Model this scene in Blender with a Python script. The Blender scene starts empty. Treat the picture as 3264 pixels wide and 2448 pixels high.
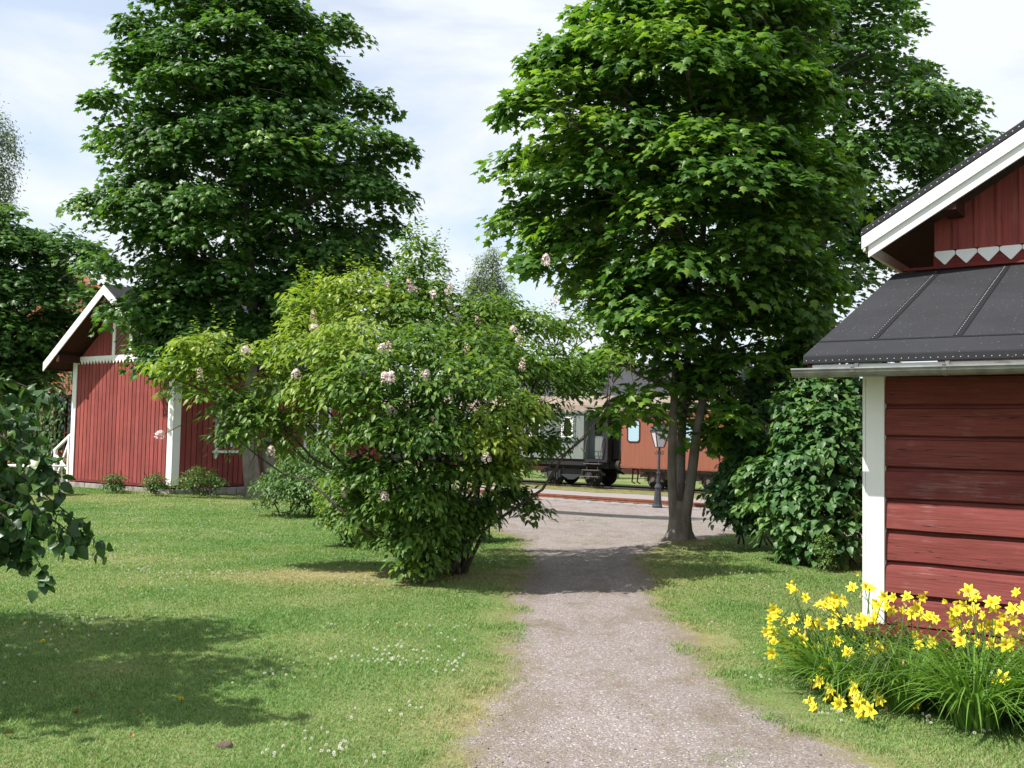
import bpy, bmesh, math, random
import numpy as np
from mathutils import Vector, Matrix

# ------------------------------------------------------------------ camera, world, sun, exposure
SC = bpy.context.scene
COL = SC.collection
rng = np.random.default_rng(7)
random.seed(7)
F = 3100.0; EYE = 1.7
PITCH = math.radians(3.0); ROLL = math.radians(1.1); TH = math.radians(35.0)
CT, ST = math.cos(TH), math.sin(TH)

cam = bpy.data.objects.new("camera", bpy.data.cameras.new("camera"))
COL.objects.link(cam); SC.camera = cam
cam.data.sensor_width = 36.0
cam.data.lens = 36.0 * F / 3264.0
cam.data.clip_start = 0.05; cam.data.clip_end = 3000
CAM_M = Matrix.Rotation(math.pi / 2 + PITCH, 4, 'X') @ Matrix.Rotation(ROLL, 4, 'Z')
cam.matrix_world = Matrix.Translation((0, 0, EYE)) @ CAM_M
CM = np.array(CAM_M.to_3x3())

SUN_EL = math.radians(52)
SUN_H = np.array([-0.94, -0.34]); SUN_H = SUN_H / np.linalg.norm(SUN_H)
SUN_DIR = np.array([SUN_H[0] * math.cos(SUN_EL), SUN_H[1] * math.cos(SUN_EL), math.sin(SUN_EL)])
sun = bpy.data.objects.new("sun", bpy.data.lights.new("sun", 'SUN'))
COL.objects.link(sun)
sun.data.energy = 3.7; sun.data.angle = math.radians(0.6); sun.data.color = (1.0, 0.95, 0.87)
sun.rotation_euler = (-Vector(SUN_DIR)).to_track_quat('-Z', 'Y').to_euler()

SC.view_settings.view_transform = 'Standard'
SC.view_settings.look = 'None'
SC.view_settings.exposure = 1.08
SC.view_settings.gamma = 1.0
SC.render.engine = 'CYCLES'
SC.cycles.max_bounces = 7; SC.cycles.diffuse_bounces = 4; SC.cycles.glossy_bounces = 2
SC.cycles.transmission_bounces = 4; SC.cycles.transparent_max_bounces = 4
SC.cycles.use_denoising = True


def nd(nt, t, **kw):
    n = nt.nodes.new(t)
    for k, v in kw.items():
        if k in n.bl_rna.properties:
            setattr(n, k, v)
        else:
            n.inputs[k].default_value = v
    return n


def lk(nt, a, b):
    nt.links.new(a, b)


W = bpy.data.worlds.new("World"); SC.world = W; W.use_nodes = True
nt = W.node_tree; nt.nodes.clear()
sky = nd(nt, 'ShaderNodeTexSky'); sky.sky_type = 'NISHITA'; sky.sun_disc = False
sky.sun_elevation = SUN_EL; sky.sun_rotation = math.atan2(SUN_H[0], SUN_H[1])
sky.air_density = 1.0; sky.dust_density = 0.6; sky.ozone_density = 2.0
tc = nd(nt, 'ShaderNodeTexCoord')
mp = nd(nt, 'ShaderNodeMapping'); mp.inputs['Scale'].default_value = (1.3, 1.3, 4.2)
mp.inputs['Location'].default_value = (0.35, 0.1, 0.2)
lk(nt, tc.outputs['Generated'], mp.inputs['Vector'])
n1 = nd(nt, 'ShaderNodeTexNoise', Scale=1.9, Detail=7.0, Roughness=0.55, Distortion=0.35)
lk(nt, mp.outputs[0], n1.inputs['Vector'])
rp = nd(nt, 'ShaderNodeValToRGB')
rp.color_ramp.elements[0].position = 0.36; rp.color_ramp.elements[0].color = (0.50, 0.50, 0.50, 1)
rp.color_ramp.elements[1].position = 0.54; rp.color_ramp.elements[1].color = (1, 1, 1, 1)
lk(nt, n1.outputs['Fac'], rp.inputs['Fac'])
n2 = nd(nt, 'ShaderNodeTexNoise', Scale=4.0, Detail=6.0, Roughness=0.6)
lk(nt, mp.outputs[0], n2.inputs['Vector'])
cr = nd(nt, 'ShaderNodeMixRGB'); cr.inputs[1].default_value = (4.2, 4.55, 4.95, 1); cr.inputs[2].default_value = (4.9, 5.0, 5.1, 1)
lk(nt, n2.outputs['Fac'], cr.inputs[0])
mx = nd(nt, 'ShaderNodeMixRGB')
lk(nt, rp.outputs['Color'], mx.inputs[0]); lk(nt, sky.outputs[0], mx.inputs[1]); lk(nt, cr.outputs[0], mx.inputs[2])
bg = nd(nt, 'ShaderNodeBackground', Strength=0.10)
lk(nt, mx.outputs[0], bg.inputs['Color'])
wo = nd(nt, 'ShaderNodeOutputWorld'); lk(nt, bg.outputs[0], wo.inputs['Surface'])


# ------------------------------------------------------------------ geometry of the view (where things stand)
def ray(px, py):
    return CM @ np.array([(px - 1632) / F, -(py - 1224) / F, -1.0])


def atY(px, py, Y):
    d = ray(px, py); p = d * (Y / d[1]); return np.array([p[0], p[1], p[2] + EYE])


def onz(px, py, z=0.0):
    d = ray(px, py); p = d * ((z - EYE) / d[2]); return np.array([p[0], p[1], z])


def onq(px, py, q):
    d = ray(px, py); p = d * (q / (d[0] * ST + d[1] * CT)); return np.array([p[0], p[1], p[2] + EYE])


def tq2xy(t, q):
    return t * CT + q * ST, -t * ST + q * CT


def sstep(x):
    x = np.clip(x, 0, 1); return x * x * (3 - 2 * x)


def wob(x, y, s, seed):
    r = np.random.default_rng(seed); v = 0
    for k in range(7):
        a = r.uniform(0, 6.28); f = s * r.uniform(0.6, 2.2)
        v = v + np.sin((x * math.cos(a) + y * math.sin(a)) * f + r.uniform(0, 6.28) + 0.8 * np.sin((x * math.sin(a) - y * math.cos(a)) * f * 0.7 + k))
    return v / 7.0 * 1.6


MAPLE_A = onz(2165, 1745, 0)
LILAC = onz(1390, 1835, 0)


def terrain(x, y):
    q = x * ST + y * CT
    u = np.clip((q - 14.0) / 18.0, 0, 1)
    z = -0.88 * (u - 0.115 * np.sin(2 * math.pi * u)) + 0.10 * sstep((q - 36) / 2.5)
    d2 = (x - MAPLE_A[0]) ** 2 + (y - MAPLE_A[1]) ** 2
    z = z + 0.14 * np.exp(-d2 / 0.55)
    d3 = (x - LILAC[0]) ** 2 + (y - LILAC[1]) ** 2
    z = z + 0.05 * np.exp(-d3 / 0.8)
    return z + 0.012 * wob(x, y, 0.9, 3)


def onground(px, py):
    d = ray(px, py); lo, hi = 1.0, 120.0
    for k in np.linspace(2, 120, 800):
        p = d * k
        if p[2] + EYE < terrain(p[0], p[1]):
            hi = k; lo = k - 0.15; break
    for _ in range(30):
        m = (lo + hi) / 2; p = d * m
        if p[2] + EYE < terrain(p[0], p[1]): hi = m
        else: lo = m
    p = d * hi
    return np.array([p[0], p[1], float(terrain(p[0], p[1]))])


# ------------------------------------------------------------------ object helpers
def tag(o, label=None, cat=None, group=None, kind=None):
    if label: o['label'] = label
    if cat: o['category'] = cat
    if group: o['group'] = group
    if kind: o['kind'] = kind
    return o


def empty(name, loc=(0, 0, 0), rz=0.0):
    o = bpy.data.objects.new(name, None); COL.objects.link(o)
    o.location = loc; o.rotation_euler = (0, 0, rz); o.empty_display_size = 0.3
    return o


def link(name, me, m=None, parent=None, loc=None):
    o = bpy.data.objects.new(name, me); COL.objects.link(o)
    if m and not me.materials: me.materials.append(m)
    if parent: o.parent = parent
    if loc is not None: o.location = loc
    return o


class MB:
    """collects boxes, prisms, tubes; build() links them as ONE mesh object"""
    def __init__(s): s.v = []; s.f = []

    def add(s, vs, fs):
        b = len(s.v); s.v += [tuple(map(float, p)) for p in vs]; s.f += [tuple(b + i for i in f) for f in fs]; return s

    def box(s, x0, x1, y0, y1, z0, z1):
        return s.add([(x0, y0, z0), (x1, y0, z0), (x1, y1, z0), (x0, y1, z0), (x0, y0, z1), (x1, y0, z1), (x1, y1, z1), (x0, y1, z1)],
                     [(0, 3, 2, 1), (4, 5, 6, 7), (0, 1, 5, 4), (1, 2, 6, 5), (2, 3, 7, 6), (3, 0, 4, 7)])

    def prism(s, poly, a, ext):
        """poly: 3d points of a face, ext: extrusion vector"""
        n = len(poly); e = np.array(ext, float)
        vs = [np.array(p, float) for p in poly] + [np.array(p, float) + e for p in poly]
        fs = [tuple(range(n))[::-1], tuple(range(n, 2 * n))] + [(i, (i + 1) % n, n + (i + 1) % n, n + i) for i in range(n)]
        return s.add(vs, fs)

    def bar(s, p0, p1, w, h=None, up=(0, 0, 1)):
        h = h or w
        p0 = Vector(p0); p1 = Vector(p1); d = (p1 - p0).normalized(); u = Vector(up)
        if abs(d.dot(u)) > 0.98: u = Vector((1, 0, 0))
        sx = d.cross(u).normalized() * w / 2; sz = sx.cross(d).normalized() * h / 2
        vs = [p0 - sx - sz, p0 + sx - sz, p0 + sx + sz, p0 - sx + sz, p1 - sx - sz, p1 + sx - sz, p1 + sx + sz, p1 - sx + sz]
        return s.add(vs, [(0, 1, 2, 3), (7, 6, 5, 4), (0, 4, 5, 1), (1, 5, 6, 2), (2, 6, 7, 3), (3, 7, 4, 0)])

    def tube(s, pts, rad, n=8, cap=True):
        pts = [Vector(p) for p in pts]
        if not hasattr(rad, '__len__'): rad = [rad] * len(pts)
        b = len(s.v); u = None
        for i, p in enumerate(pts):
            d = (pts[min(i + 1, len(pts) - 1)] - pts[max(i - 1, 0)])
            d = d.normalized() if d.length > 1e-9 else Vector((0, 0, 1))
            if u is None:
                u = d.cross(Vector((0.3, 1, 0.1))).normalized()
            else:
                u = (u - d * u.dot(d)).normalized()
            w = d.cross(u)
            for k in range(n):
                a = 2 * math.pi * k / n
                q = p + (u * math.cos(a) + w * math.sin(a)) * rad[i]
                s.v.append((q.x, q.y, q.z))
        for i in range(len(pts) - 1):
            for k in range(n):
                a = b + i * n + k; c = b + i * n + (k + 1) % n
                s.f.append((a, c, c + n, a + n))
        if cap:
            s.f.append(tuple(b + k for k in range(n))[::-1]); e = b + (len(pts) - 1) * n
            s.f.append(tuple(e + k for k in range(n)))
        return s

    def lathe(s, c, prof, n=12):
        """prof: list of (r,z)"""
        c = Vector(c)
        return s.tube_rings([[(c.x + r * math.cos(2 * math.pi * k / n), c.y + r * math.sin(2 * math.pi * k / n), c.z + z) for k in range(n)] for r, z in prof])

    def tube_rings(s, rings):
        b = len(s.v); n = len(rings[0])
        for r in rings: s.v += [tuple(map(float, p)) for p in r]
        for i in range(len(rings) - 1):
            for k in range(n):
                a = b + i * n + k; c = b + i * n + (k + 1) % n
                s.f.append((a, c, c + n, a + n))
        s.f.append(tuple(b + k for k in range(n))[::-1]); e = b + (len(rings) - 1) * n
        s.f.append(tuple(e + k for k in range(n)))
        return s

    def mesh(s, name):
        me = bpy.data.meshes.new(name); me.from_pydata(s.v, [], s.f); me.update(); return me

    def build(s, name, m, parent=None, smooth=False, bevel=0.0, loc=None):
        me = s.mesh(name)
        if smooth: me.polygons.foreach_set('use_smooth', [True] * len(me.polygons))
        o = link(name, me, m, parent, loc)
        if bevel:
            b = o.modifiers.new('bevel', 'BEVEL'); b.width = bevel; b.segments = 2; b.limit_method = 'ANGLE'
        return o


def np_mesh(name, V, polys, tint=None, smooth=False):
    """V (n,3); polys = int array (m,k)"""
    me = bpy.data.meshes.new(name)
    V = np.ascontiguousarray(V, dtype=np.float32); polys = np.asarray(polys, dtype=np.int32)
    me.vertices.add(len(V)); me.vertices.foreach_set('co', V.ravel())
    k = polys.shape[1]
    me.loops.add(polys.size); me.loops.foreach_set('vertex_index', polys.ravel())
    me.polygons.add(len(polys))
    me.polygons.foreach_set('loop_start', np.arange(0, polys.size, k, dtype=np.int32))
    if tint is not None:
        a = me.attributes.new('tint', 'FLOAT', 'POINT'); a.data.foreach_set('value', np.ascontiguousarray(tint, dtype=np.float32))
    me.update(calc_edges=True)
    if smooth: me.polygons.foreach_set('use_smooth', np.ones(len(polys), dtype=bool))
    return me


# ------------------------------------------------------------------ materials
def newmat(name):
    m = bpy.data.materials.new(name); m.use_nodes = True; m.node_tree.nodes.clear(); return m, m.node_tree


def finish(m, nt, shader, disp=None):
    o = nd(nt, 'ShaderNodeOutputMaterial'); lk(nt, shader, o.inputs['Surface']); return m


def ramp(nt, src, stops):
    r = nd(nt, 'ShaderNodeValToRGB'); els = r.color_ramp.elements
    while len(els) < len(stops): els.new(0.5)
    for e, (p, c) in zip(els, stops):
        e.position = p; e.color = tuple(c) + (1,) if len(c) == 3 else c
    lk(nt, src, r.inputs['Fac']); return r.outputs['Color']


def mixc(nt, fac, a, b, mode='MIX'):
    n = nd(nt, 'ShaderNodeMixRGB'); n.blend_type = mode
    for i, v in ((0, fac), (1, a), (2, b)):
        if hasattr(v, 'is_linked'): lk(nt, v, n.inputs[i])
        elif i == 0: n.inputs[0].default_value = v
        else: n.inputs[i].default_value = tuple(v) + (1,)
    return n.outputs[0]


def noise(nt, coord, scale, detail=4, rough=0.55, stretch=None, dist=0.0):
    if stretch is not None:
        mpn = nd(nt, 'ShaderNodeMapping'); mpn.inputs['Scale'].default_value = stretch
        lk(nt, coord, mpn.inputs['Vector']); coord = mpn.outputs[0]
    n = nd(nt, 'ShaderNodeTexNoise', Scale=scale, Detail=detail, Roughness=rough, Distortion=dist)
    lk(nt, coord, n.inputs['Vector']); return n.outputs['Fac']


def mnode(nt, op, a, b=None):
    n = nd(nt, 'ShaderNodeMath', operation=op)
    for i, v in ((0, a), (1, b)):
        if v is None: continue
        if hasattr(v, 'is_linked'): lk(nt, v, n.inputs[i])
        else: n.inputs[i].default_value = v
    return n.outputs[0]


def bump(nt, h, strength=0.3, dist=0.01):
    b = nd(nt, 'ShaderNodeBump', Strength=strength, Distance=dist); lk(nt, h, b.inputs['Height']); return b.outputs[0]


def pbsdf(nt, col, rough=0.8, spec=0.3, metal=0.0, normal=None):
    p = nd(nt, 'ShaderNodeBsdfPrincipled')
    if hasattr(col, 'is_linked'): lk(nt, col, p.inputs['Base Color'])
    else: p.inputs['Base Color'].default_value = tuple(col) + (1,)
    if hasattr(rough, 'is_linked'): lk(nt, rough, p.inputs['Roughness'])
    else: p.inputs['Roughness'].default_value = rough
    p.inputs['Specular IOR Level'].default_value = spec; p.inputs['Metallic'].default_value = metal
    if normal is not None: lk(nt, normal, p.inputs['Normal'])
    return p.outputs[0]


def objco(nt):
    return nd(nt, 'ShaderNodeTexCoord').outputs['Object']


def leaf_mat(name, dark, mid, light, trans=0.35, rough=0.42, spec=0.35, tcol=None):
    m, nt = newmat(name)
    a = nd(nt, 'ShaderNodeAttribute'); a.attribute_name = 'tint'
    c = ramp(nt, a.outputs['Fac'], [(0.0, dark), (0.5, mid), (1.0, light)])
    p = pbsdf(nt, c, rough, spec)
    t = nd(nt, 'ShaderNodeBsdfTranslucent')
    tc_ = mixc(nt, 1.0, c, tcol or (1.25, 1.35, 0.55), 'MULTIPLY')
    lk(nt, tc_, t.inputs['Color'])
    mxs = nd(nt, 'ShaderNodeMixShader', Fac=trans); lk(nt, p, mxs.inputs[1]); lk(nt, t.outputs[0], mxs.inputs[2])
    return finish(m, nt, mxs.outputs[0])


def wood_mat(name, base, dark, worn, stretch, worn_amt=0.5, rough=0.85, grain=40):
    m, nt = newmat(name); co = objco(nt)
    g = noise(nt, co, grain, 5, 0.65, stretch)
    big = noise(nt, co, 1.3, 3)
    geo = nd(nt, 'ShaderNodeNewGeometry')
    c = mixc(nt, ramp(nt, g, [(0.30, (1, 1, 1)), (0.55, (0, 0, 0))]), base, dark)
    isl = ramp(nt, geo.outputs['Random Per Island'], [(0, (0.82, 0.82, 0.82)), (1, (1.12, 1.12, 1.12))])
    c = mixc(nt, 1.0, c, isl, 'MULTIPLY')
    c = mixc(nt, 0.7, c, ramp(nt, big, [(0.3, (0.75, 0.75, 0.75)), (0.7, (1.15, 1.15, 1.15))]), 'MULTIPLY')
    g2 = noise(nt, co, grain * 0.45, 4, 0.7, stretch)
    wm = ramp(nt, mnode(nt, 'MULTIPLY', g2, noise(nt, co, 2.2, 3, 0.6)), [(0.30, (0, 0, 0)), (0.42, (worn_amt,) * 3)])
    c = mixc(nt, wm, c, worn)
    return finish(m, nt, pbsdf(nt, c, rough, 0.2, normal=bump(nt, g, 0.35, 0.006)))


def flat_mat(name, col, rough=0.6, spec=0.3, metal=0.0, var=0.15, scale=6.0, bmp=0.0, bscale=60):
    m, nt = newmat(name); co = objco(nt)
    n = noise(nt, co, scale, 5)
    c = mixc(nt, 1.0, col, ramp(nt, n, [(0.3, (1 - var,) * 3), (0.7, (1 + var * 0.5,) * 3)]), 'MULTIPLY')
    nm = bump(nt, noise(nt, co, bscale, 4), bmp, 0.01) if bmp else None
    return finish(m, nt, pbsdf(nt, c, rough, spec, metal, nm))


M = {}
M['maple'] = leaf_mat('maple_leaf', (0.036, 0.092, 0.022), (0.082, 0.185, 0.040), (0.18, 0.30, 0.055), 0.40)
M['maple_fresh'] = leaf_mat('maple_leaf_fresh', (0.040, 0.104, 0.018), (0.098, 0.212, 0.032), (0.24, 0.37, 0.045), 0.43)
M['birch'] = leaf_mat('birch_leaf', (0.075, 0.12, 0.058), (0.125, 0.185, 0.09), (0.19, 0.25, 0.12), 0.33)
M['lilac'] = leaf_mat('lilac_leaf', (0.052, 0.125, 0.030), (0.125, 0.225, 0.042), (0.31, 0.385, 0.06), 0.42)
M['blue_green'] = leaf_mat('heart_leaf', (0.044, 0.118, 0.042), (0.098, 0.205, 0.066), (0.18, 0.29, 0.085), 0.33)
M['shrub'] = leaf_mat('shrub_leaf', (0.05, 0.118, 0.034), (0.105, 0.20, 0.054), (0.18, 0.28, 0.075), 0.33)
M['apple'] = leaf_mat('apple_leaf', (0.026, 0.070, 0.024), (0.060, 0.130, 0.036), (0.14, 0.23, 0.055), 0.33, rough=0.36)
M['lily_leaf'] = leaf_mat('daylily_leaf', (0.065, 0.150, 0.022), (0.125, 0.250, 0.040), (0.24, 0.37, 0.08), 0.34, rough=0.38)
M['grass'] = leaf_mat('grass_blade', (0.090, 0.205, 0.048), (0.175, 0.290, 0.078), (0.38, 0.335, 0.19), 0.30, rough=0.5, spec=0.3)


def bark_mat(name, a, b):
    m, nt = newmat(name); co = objco(nt)
    n = noise(nt, co, 14, 6, 0.65, (1, 1, 0.25)); n2 = noise(nt, co, 3.0, 4); n3 = noise(nt, co, 34, 3)
    c = mixc(nt, n, a, b)
    c = mixc(nt, 1.0, c, ramp(nt, n2, [(0.3, (0.7, 0.7, 0.7)), (0.7, (1.2, 1.2, 1.2))]), 'MULTIPLY')
    c = mixc(nt, ramp(nt, n3, [(0.60, (0, 0, 0)), (0.68, (0.5, 0.5, 0.5))]), c, (0.32, 0.33, 0.29))
    return finish(m, nt, pbsdf(nt, c, 0.9, 0.15, normal=bump(nt, n, 0.8, 0.03)))


M['bark'] = bark_mat('maple_bark', (0.085, 0.072, 0.060), (0.30, 0.265, 0.23))
M['bark_dark'] = bark_mat('shrub_bark', (0.035, 0.028, 0.022), (0.12, 0.10, 0.08))
M['bark_birch'] = bark_mat('birch_bark', (0.25, 0.24, 0.22), (0.6, 0.58, 0.55))
M['red_board'] = wood_mat('red_board', (0.285, 0.070, 0.062), (0.20, 0.046, 0.042), (0.36, 0.16, 0.14), (1, 1, 0.05), 0.25)
def log_mat():
    m, nt = newmat('weathered_red_plank'); co = objco(nt); geo = nd(nt, 'ShaderNodeNewGeometry')
    g = noise(nt, co, 70, 6, 0.7, (0.035, 1, 1)); big = noise(nt, co, 1.6, 4); med = noise(nt, co, 5, 5, 0.65, (0.25, 1, 1))
    c = mixc(nt, ramp(nt, g, [(0.32, (0.75, 0.75, 0.75)), (0.60, (0, 0, 0))]), (0.215, 0.056, 0.049), (0.125, 0.033, 0.030))
    c = mixc(nt, 0.8, c, ramp(nt, med, [(0.3, (0.72, 0.70, 0.70)), (0.7, (1.18, 1.2, 1.2))]), 'MULTIPLY')
    c = mixc(nt, 1.0, c, ramp(nt, geo.outputs['Random Per Island'], [(0, (0.88, 0.86, 0.86)), (1, (1.1, 1.12, 1.12))]), 'MULTIPLY')
    wm = ramp(nt, mnode(nt, 'MULTIPLY', noise(nt, co, 55, 5, 0.75, (0.05, 1, 1)), noise(nt, co, 1.9, 4, 0.65)), [(0.29, (0, 0, 0)), (0.42, (0.34, 0.34, 0.34))])
    c = mixc(nt, wm, c, (0.40, 0.27, 0.26))
    cn = noise(nt, co, 24, 1.5, 0.4, (0.020, 1, 1), 0.0)
    cr = mnode(nt, 'LESS_THAN', mnode(nt, 'ABSOLUTE', mnode(nt, 'SUBTRACT', cn, 0.56)), 0.0042)
    c = mixc(nt, mnode(nt, 'MULTIPLY', cr, 0.8), c, (0.03, 0.012, 0.012))
    v = nd(nt, 'ShaderNodeTexVoronoi', Scale=2.6); mpv = nd(nt, 'ShaderNodeMapping'); mpv.inputs['Scale'].default_value = (0.8, 1.0, 1.5); lk(nt, co, mpv.inputs['Vector']); lk(nt, mpv.outputs[0], v.inputs['Vector'])
    c = mixc(nt, ramp(nt, v.outputs['Distance'], [(0.03, (0.6, 0.6, 0.6)), (0.075, (0, 0, 0))]), c, (0.09, 0.028, 0.026))
    h = mnode(nt, 'SUBTRACT', g, mnode(nt, 'MULTIPLY', cr, 1.5))
    return finish(m, nt, pbsdf(nt, c, 0.85, 0.2, normal=bump(nt, h, 0.5, 0.005)))


M['red_log'] = log_mat()
M['red_dark'] = wood_mat('red_trim', (0.17, 0.032, 0.028), (0.10, 0.02, 0.02), (0.28, 0.13, 0.11), (0.06, 1, 1), 0.3)
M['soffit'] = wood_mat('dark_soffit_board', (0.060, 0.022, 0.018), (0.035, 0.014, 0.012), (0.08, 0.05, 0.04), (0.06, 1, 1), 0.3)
M['white'] = flat_mat('white_paint', (0.80, 0.80, 0.79), 0.55, 0.3, var=0.06, scale=3, bmp=0.08)


def worn_white():
    m, nt = newmat('peeling_white_paint'); co = objco(nt)
    n = noise(nt, co, 9, 6, 0.7, (0.25, 1, 1))
    c = mixc(nt, ramp(nt, n, [(0.60, (0, 0, 0)), (0.66, (0.8, 0.8, 0.8))]), (0.74, 0.73, 0.70), (0.38, 0.32, 0.27))
    return finish(m, nt, pbsdf(nt, c, 0.7, 0.2, normal=bump(nt, n, 0.2)))


M['worn_white'] = worn_white()
M['shutter'] = wood_mat('brown_shutter', (0.21, 0.105, 0.080), (0.14, 0.07, 0.055), (0.28, 0.18, 0.15), (0.3, 1, 1), 0.3)
M['stone'] = flat_mat('granite_plinth', (0.30, 0.27, 0.25), 0.9, 0.2, var=0.45, scale=5, bmp=0.5, bscale=14)
M['metal'] = flat_mat('galvanised_gutter', (0.25, 0.255, 0.255), 0.45, 0.5, 0.6, var=0.35, scale=9)
M['dark_iron'] = flat_mat('dark_iron', (0.045, 0.048, 0.058), 0.5, 0.4, 0.1, var=0.25, scale=10)
M['black_iron'] = flat_mat('sooty_iron', (0.022, 0.022, 0.024), 0.65, 0.3, 0.1, var=0.3, scale=6)
M['grey_iron'] = flat_mat('dusty_iron', (0.11, 0.095, 0.085), 0.75, 0.3, 0.0, var=0.4, scale=6)
M['rust'] = flat_mat('rusty_rail', (0.22, 0.085, 0.055), 0.8, 0.2, 0.1, var=0.3, scale=6)
M['rail'] = flat_mat('worn_rail', (0.13, 0.11, 0.10), 0.5, 0.4, 0.5, var=0.3, scale=4)
M['sleeper'] = flat_mat('old_sleeper', (0.07, 0.055, 0.045), 0.9, 0.1, var=0.4, scale=5)
M['plastic'] = flat_mat('white_plastic', (0.82, 0.83, 0.84), 0.35, 0.45, var=0.03)
M['frosted'] = flat_mat('frosted_lantern_glass', (0.62, 0.58, 0.60), 0.25, 0.5, var=0.05)
M['dark_glass'] = flat_mat('dark_glass', (0.012, 0.016, 0.014), 0.08, 0.6, var=0.3, scale=2)
M['concrete'] = flat_mat('grey_concrete', (0.13, 0.13, 0.14), 0.9, 0.2, var=0.3)


def roof_felt():
    m, nt = newmat('mineral_roof_felt'); co = objco(nt)
    n = noise(nt, co, 260, 2, 0.6); big = noise(nt, co, 2.2, 4)
    c = mixc(nt, n, (0.014, 0.0145, 0.018), (0.034, 0.035, 0.041))
    c = mixc(nt, 0.8, c, ramp(nt, big, [(0.3, (0.8, 0.8, 0.8)), (0.7, (1.15, 1.15, 1.15))]), 'MULTIPLY')
    v = nd(nt, 'ShaderNodeTexVoronoi', Scale=42.0); lk(nt, co, v.inputs['Vector'])
    sp = nd(nt, 'ShaderNodeSeparateColor'); lk(nt, v.outputs['Color'], sp.inputs[0])
    near = mnode(nt, 'LESS_THAN', v.outputs['Distance'], mnode(nt, 'MULTIPLY', sp.outputs[1], 0.13))
    some = mnode(nt, 'GREATER_THAN', sp.outputs[0], 0.58)
    c = mixc(nt, mnode(nt, 'MULTIPLY', near, some), c, (0.55, 0.56, 0.58))
    return finish(m, nt, pbsdf(nt, c, 0.85, 0.3, normal=bump(nt, n, 0.5, 0.004)))


M['felt'] = roof_felt()
M['felt_dark'] = flat_mat('felt_seam', (0.014, 0.0145, 0.017), 0.85, 0.2, var=0.3, scale=80)
M['nail'] = flat_mat('galvanised_nail', (0.62, 0.63, 0.65), 0.4, 0.5, 0.2, var=0.1)
M['slate'] = flat_mat('slate_roof', (0.12, 0.125, 0.14), 0.7, 0.3, var=0.3, scale=9)
M['black_roof'] = flat_mat('black_sheet_roof', (0.028, 0.027, 0.034), 0.6, 0.4, var=0.2, scale=2)


def brick_mat():
    m, nt = newmat('red_brick'); co = objco(nt)
    mp_ = nd(nt, 'ShaderNodeMapping'); mp_.inputs['Rotation'].default_value = (math.pi / 2, 0, 0); lk(nt, co, mp_.inputs['Vector'])
    b = nd(nt, 'ShaderNodeTexBrick', Scale=1.0); lk(nt, mp_.outputs[0], b.inputs['Vector'])
    b.inputs['Color1'].default_value = (0.36, 0.115, 0.06, 1); b.inputs['Color2'].default_value = (0.27, 0.08, 0.045, 1)
    b.inputs['Mortar'].default_value = (0.3, 0.25, 0.2, 1)
    b.inputs['Brick Width'].default_value = 0.27; b.inputs['Row Height'].default_value = 0.08; b.inputs['Mortar Size'].default_value = 0.008
    return finish(m, nt, pbsdf(nt, b.outputs['Color'], 0.9, 0.2))


M['brick'] = brick_mat()


def coach_mat(name, base, streak, stain, lines):
    m, nt = newmat(name); co = objco(nt)
    n = noise(nt, co, 9, 5, 0.6, (1, 1, 0.07)); n2 = noise(nt, co, 2.0, 4)
    c = mixc(nt, ramp(nt, n, [(0.40, (0, 0, 0)), (0.75, (0.7, 0.7, 0.7))]), base, streak)
    c = mixc(nt, ramp(nt, n2, [(0.55, (0, 0, 0)), (0.8, (0.5, 0.5, 0.5))]), c, stain)
    if lines:
        w = nd(nt, 'ShaderNodeTexWave', Scale=3.4); w.bands_direction = 'X'; lk(nt, co, w.inputs['Vector'])
        c = mixc(nt, 1.0, c, ramp(nt, w.outputs['Fac'], [(0.0, (0.62, 0.62, 0.62)), (0.12, (1, 1, 1))]), 'MULTIPLY')
    return finish(m, nt, pbsdf(nt, c, 0.62, 0.3))


M['coach_brown'] = coach_mat('coach_red_brown', (0.25, 0.088, 0.054), (0.175, 0.066, 0.042), (0.16, 0.085, 0.062), False)
M['coach_grey'] = coach_mat('coach_grey_green', (0.19, 0.22, 0.208), (0.135, 0.155, 0.145), (0.22, 0.23, 0.20), True)
M['coach_door'] = coach_mat('coach_door_grey', (0.13, 0.165, 0.16), (0.09, 0.11, 0.105), (0.16, 0.17, 0.15), False)
M['coach_roof'] = flat_mat('beige_coach_roof', (0.27, 0.215, 0.18), 0.8, 0.2, var=0.3, scale=2)


def plaid():
    m, nt = newmat('checked_curtain_pane'); co = objco(nt)
    br = nd(nt, 'ShaderNodeTexChecker', Scale=14.0); lk(nt, co, br.inputs['Vector'])
    c = mixc(nt, br.outputs['Fac'], (0.40, 0.55, 0.61), (0.29, 0.45, 0.54))
    return finish(m, nt, pbsdf(nt, c, 0.15, 0.5))


M['plaid'] = plaid()


def petal(name, a, b, trans):
    m, nt = newmat(name)
    at = nd(nt, 'ShaderNodeAttribute'); at.attribute_name = 'tint'
    c = mixc(nt, at.outputs['Fac'], a, b)
    p = pbsdf(nt, c, 0.5, 0.2); t = nd(nt, 'ShaderNodeBsdfTranslucent'); lk(nt, c, t.inputs['Color'])
    x = nd(nt, 'ShaderNodeMixShader', Fac=trans); lk(nt, p, x.inputs[1]); lk(nt, t.outputs[0], x.inputs[2])
    return finish(m, nt, x.outputs[0])


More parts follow.
